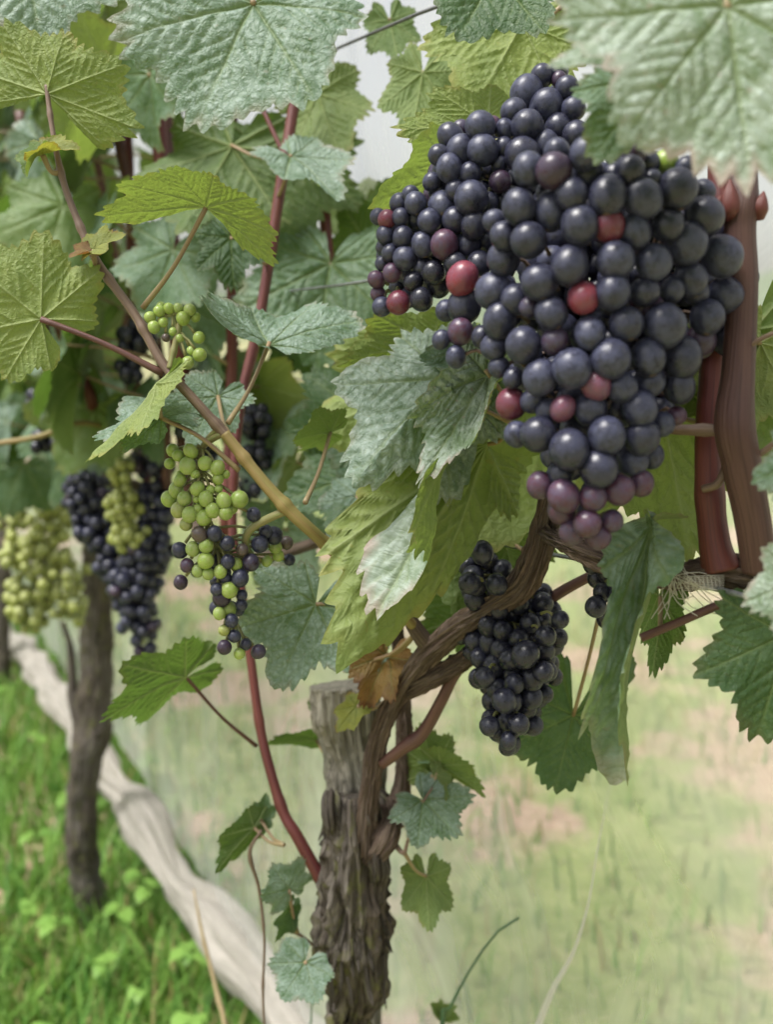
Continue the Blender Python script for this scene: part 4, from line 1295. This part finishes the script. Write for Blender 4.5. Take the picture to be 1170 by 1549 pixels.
# --- shaded bunch below the cordon
blC = [(735, 880, 52, .60), (775, 950, 66, .60), (800, 930, 56, .60), (780, 1015, 74, .595), (775, 1065, 60, .592), (765, 1108, 42, .59), (768, 1128, 24, .588), (720, 960, 42, .61), (815, 970, 48, .595)]
C_seeds = [(795, 990, 19), (730, 836, 16), (711, 882, 16), (752, 884, 15), (848, 937, 13), (826, 962, 15), (822, 1016, 15), (769, 1120, 12, c_black), (741, 1098, 14), (785, 1095, 15), (763, 1060, 17), (733, 1025, 15), (768, 1130, 12)]
bunch('shaded black grape bunch hanging under the shaggy cordon', 'ripe dark bunches', [(760, 880, .60), (772, 950, .60), (772, 1030, .60), (768, 1110, .60)], C_seeds, blC, 240, .0066, c_black, 5, .60, depth_fun=lambda x, y: .562, attach=(788, 880, .578))
blD = [(925, 830, 40, .56), (930, 880, 45, .56), (930, 925, 34, .56)]
bunch('small black bunch with two green berries partly behind the long folded leaf', 'ripe dark bunches', [(925, 810, .56), (930, 870, .56), (930, 930, .56)], [(962, 798, 11, c_green), (957, 823, 12, c_green), (902, 918, 15), (942, 870, 14), (935, 900, 14), (912, 895, 13), (895, 855, 12)], blD, 46, .0058, c_black, 6, .56, depth_fun=lambda x, y: .535, attach=(905, 842, .505))

# --- unripe bunches
E = [(227, 480, 8.3), (233, 495, 8.8), (241, 471, 8), (244, 464, 7), (256, 467, 8), (270, 467, 7.5), (287, 469, 9), (277, 482, 9.5), (301, 511, 8.3), (302, 537, 10), (284, 549, 9), (251, 511, 6, c_brownish), (262, 502, 6.5, c_green), (272, 512, 6, c_green), (296, 480, 7), (247, 488, 7), (290, 531, 7), (265, 520, 4)]
bunch('tiny loose bunch of hard green berries high on the thin shoot', 'unripe bunches', [(272, 488, .548), (268, 510, .548), (262, 480, .548), (250, 478, .548)], E, (), 0, col=c_green, seed=7, d=.54, depth_fun=lambda x, y: .54, attach=(257, 558, .546), stem_r=.0016, short=False)
s4 = 1 / 2.1667
F1 = [(567, 610, 20), (625, 612, 22), (585, 627, 19), (557, 653, 17), (615, 660, 25), (672, 652, 22), (713, 667, 22), (640, 687, 14), (590, 708, 20), (715, 703, 18), (740, 688, 13), (578, 740, 23), (647, 735, 21), (717, 735, 13), (555, 768, 24), (675, 768, 23), (605, 768, 22),
      (645, 770, 12), (733, 775, 24), (785, 770, 27), (622, 820, 24), (697, 806, 22), (740, 815, 22), (668, 830, 24), (590, 688, 11), (690, 740, 15), (650, 800, 15), (760, 800, 18)]
F = [(x * s4, 400 + y * s4, r * s4, c_green) for x, y, r in F1]
F += [(585 * s4, 400 + 805 * s4, 11, c_yellowg), (610 * s4, 400 + 852 * s4, 9, c_yellowg), (655 * s4, 400 + 885 * s4, 11, c_brownish)]
s5 = 1 / 2.34
F += [(x * s5, 680 + y * s5, r * s5, c) for x, y, r, c in
      [(637, 357, 27, c_dark), (700, 300, 23, c_brownish), (760, 297, 25, c_dark), (805, 332, 25, c_dark), (898, 230, 24, c_dark), (970, 305, 30, c_dark), (920, 335, 28, c_dark), (662, 410, 23, c_purple), (807, 397, 23, c_dark), (888, 400, 30, c_dark), (850, 455, 30, c_dark),
       (785, 525, 30, c_dark), (768, 495, 22, c_dark), (855, 550, 20, c_dark), (820, 605, 22, c_dark), (795, 700, 25, c_dark), (915, 715, 25, c_dark), (857, 515, 18, c_dark), (940, 290, 22, c_dark), (1025, 390, 20, c_dark), (640, 470, 24, c_dark),
       (683, 352, 24, c_green), (730, 340, 24, c_green), (728, 393, 28, c_green), (700, 430, 20, c_green), (738, 440, 20, c_green), (780, 432, 22, c_green), (858, 355, 20, c_brownish), (838, 405, 20, c_green), (812, 497, 27, c_green), (803, 565, 31, c_green), (776, 580, 20, c_green),
       (793, 640, 18, c_yellowg), (975, 345, 22, c_green), (985, 375, 20, c_green), (945, 395, 18, c_green), (848, 722, 20, c_green), (1015, 330, 22, c_brownish), (830, 660, 22, c_dark), (870, 690, 20, c_dark), (800, 455, 20, c_dark)]]


def dF(px, py):
    return .535 + .012 * ((px - 320) / 70)**2 + .00008 * max(0, py - 780)


bunch('half ripe bunch of round green berries above mixed blue black ones', 'unripe bunches', [(305, 680, .55), (305, 740, .55), (315, 800, .555), (335, 850, .56), (350, 920, .57), (365, 980, .575)], F, [(330, 850, 50, .575), (350, 920, 34, .58)], 16, .0048, c_dark, 8, .55, depth_fun=dF, attach=(336, 655, .545), stem_r=.0018, short=False)
cane('tendril', [(436, 772, .546, 12), (405, 785, .55, 13), (378, 802, .552, 13), (372, 825, .556, 11), (385, 845, .56, 8)], M_STEM, nodes=0, nlen=30)
cane('tendril', [(332, 648, .545, 9), (318, 660, .548, 9), (306, 676, .55, 8)], M_STEM, nodes=0, nlen=20)

# --- blurred bunches of the second vine
def far_bunch(label, blobs, d, n, r, col, seed, pick=None, group='bunches on the far vines'):
    ax = [(b[0], b[1], d + .02) for b in blobs]
    top = (blobs[0][0] + 30, blobs[0][1] - blobs[0][2] - 20, d + .06)
    bunch(label, group, ax, (), [(b[0], b[1], b[2], d + (b[3] if len(b) > 3 else 0)) for b in blobs], n, r, col, seed, d, attach=top, pick=pick, stem_r=.003)


far_bunch('long dark bunch hanging in front of the slender trunk', [(235, 690, 42), (240, 760, 42), (225, 830, 50), (205, 890, 48), (210, 940, 38), (218, 975, 24)], 1.08, 150, .0078, c_dark, 31)
far_bunch('yellow green bunch squeezed between two dark bunches', [(185, 715, 26), (188, 765, 34), (192, 810, 30), (212, 810, 20)], 1.06, 60, .0066, c_yellowg, 32)
far_bunch('dark bunch beside the yellow green one, ending in red berries', [(130, 750, 44), (145, 800, 42), (175, 850, 38)], 1.12, 90, .0076, c_dark, 33)
far_bunch('broad pale yellow green bunch at the row\'s far end', [(75, 790, 45), (45, 840, 50), (95, 870, 48), (40, 905, 44), (105, 920, 34), (50, 940, 26)], 1.38, 150, .0078, c_yellowg, 34)
far_bunch('pale green bunch high above the broad yellow green one', [(35, 740, 34), (20, 790, 30)], 1.45, 40, .0078, c_yellowg, 39)
far_bunch('dark bunch in shade behind the tall red shoot', [(385, 640, 34), (390, 690, 30), (380, 740, 24)], .93, 50, .0072, c_black, 35)
far_bunch('black bunch deep in the foliage below the wire', [(205, 515, 34), (195, 560, 26)], .98, 34, .0078, c_black, 36)
far_bunch('small black bunch high in the shaded leaves of the far vine', [(75, 615, 40), (70, 665, 30)], 1.10, 44, .0078, c_black, 37)
far_bunch('dark bunch half hidden by the folded lime green leaf', [(285, 640, 30), (310, 690, 30)], .98, 40, .0072, c_black, 38)

# ------------------------------------------------------------------ small plants by the net
def blade(pts, wd, name, mat, label, cat):
    c = catmull([tuple(p) for p in pts], 30)
    t = np.linspace(0, 1, 30)
    wv = wd * np.minimum(1, (1 - t) * 3) * (0.5 + 0.5 * np.minimum(1, t * 5))
    side = np.array([1.0, 0.1, 0])
    V = np.concatenate([c - side * wv[:, None], c + np.array([0, -.001, -.0012]) , c + side * wv[:, None]])
    i = np.arange(29)
    Q = np.vstack([np.stack([i, i + 1, i + 31, i + 30], 1), np.stack([i + 30, i + 31, i + 61, i + 60], 1)])
    me = mesh_np(name, V, Q)
    o = put(name, me, mat)
    md = o.modifiers.new('thickness', 'SOLIDIFY')
    md.thickness = .0004
    return tag(o, label, cat)


def gnd(px, py, d):
    p = P(px, py, d)
    return Vector((p.x, p.y, float(ground_z(np.array(p.x), np.array(p.y)))))


blade([gnd(660, 1560, .80), P(668, 1580, .80), P(684, 1520, .79), P(715, 1460, .78), P(750, 1410, .775), P(785, 1386, .77)], .0026, 'grass_blade', M_BLADE, 'single arching dark green grass blade right of the trunk', 'grass blade')
blade([gnd(470, 1560, .84), P(470, 1600, .84), P(471, 1540, .835), P(474, 1490, .83)], .0018, 'grass_blade', M_BLADE, 'upright green grass blade close beside the mossy trunk', 'grass blade')
o = tube('dry_stalk', [gnd(345, 1600, 1.0), P(345, 1600, 1.0), P(328, 1500, 1.0), P(308, 1420, 1.0), P(293, 1345, 1.0)], [.003, .0028, .0024, .0018, .0008], M_STRAW, nlen=40, nseg=7, nodes=.2)
tag(o, 'dry tan plant stalk rising in front of the rolled net hem', 'stalk')
wd = thing('seedling', gnd(668, 1560, .82), 'small bright green seedling at the foot of the arching grass blade', 'plant')
tube('stem', [gnd(668, 1560, .82), P(668, 1590, .82), P(668, 1535, .81)], .0012, M_STEM, wd, nlen=20, nseg=6)
for i, (tx, ty) in enumerate(((650, 1512), (690, 1518), (668, 1505), (700, 1540))):
    lf = put('leaf', leaf_mesh('seedling_leaf', 500 + i, nT=60, nR=8, deep=.5, wide=.45, teeth=.02, gap=95), LM['lime'], wd, frame(P(668, 1535, .81), P(tx, ty, .80) - P(668, 1535, .81), CV(0, .7, .7), .016))
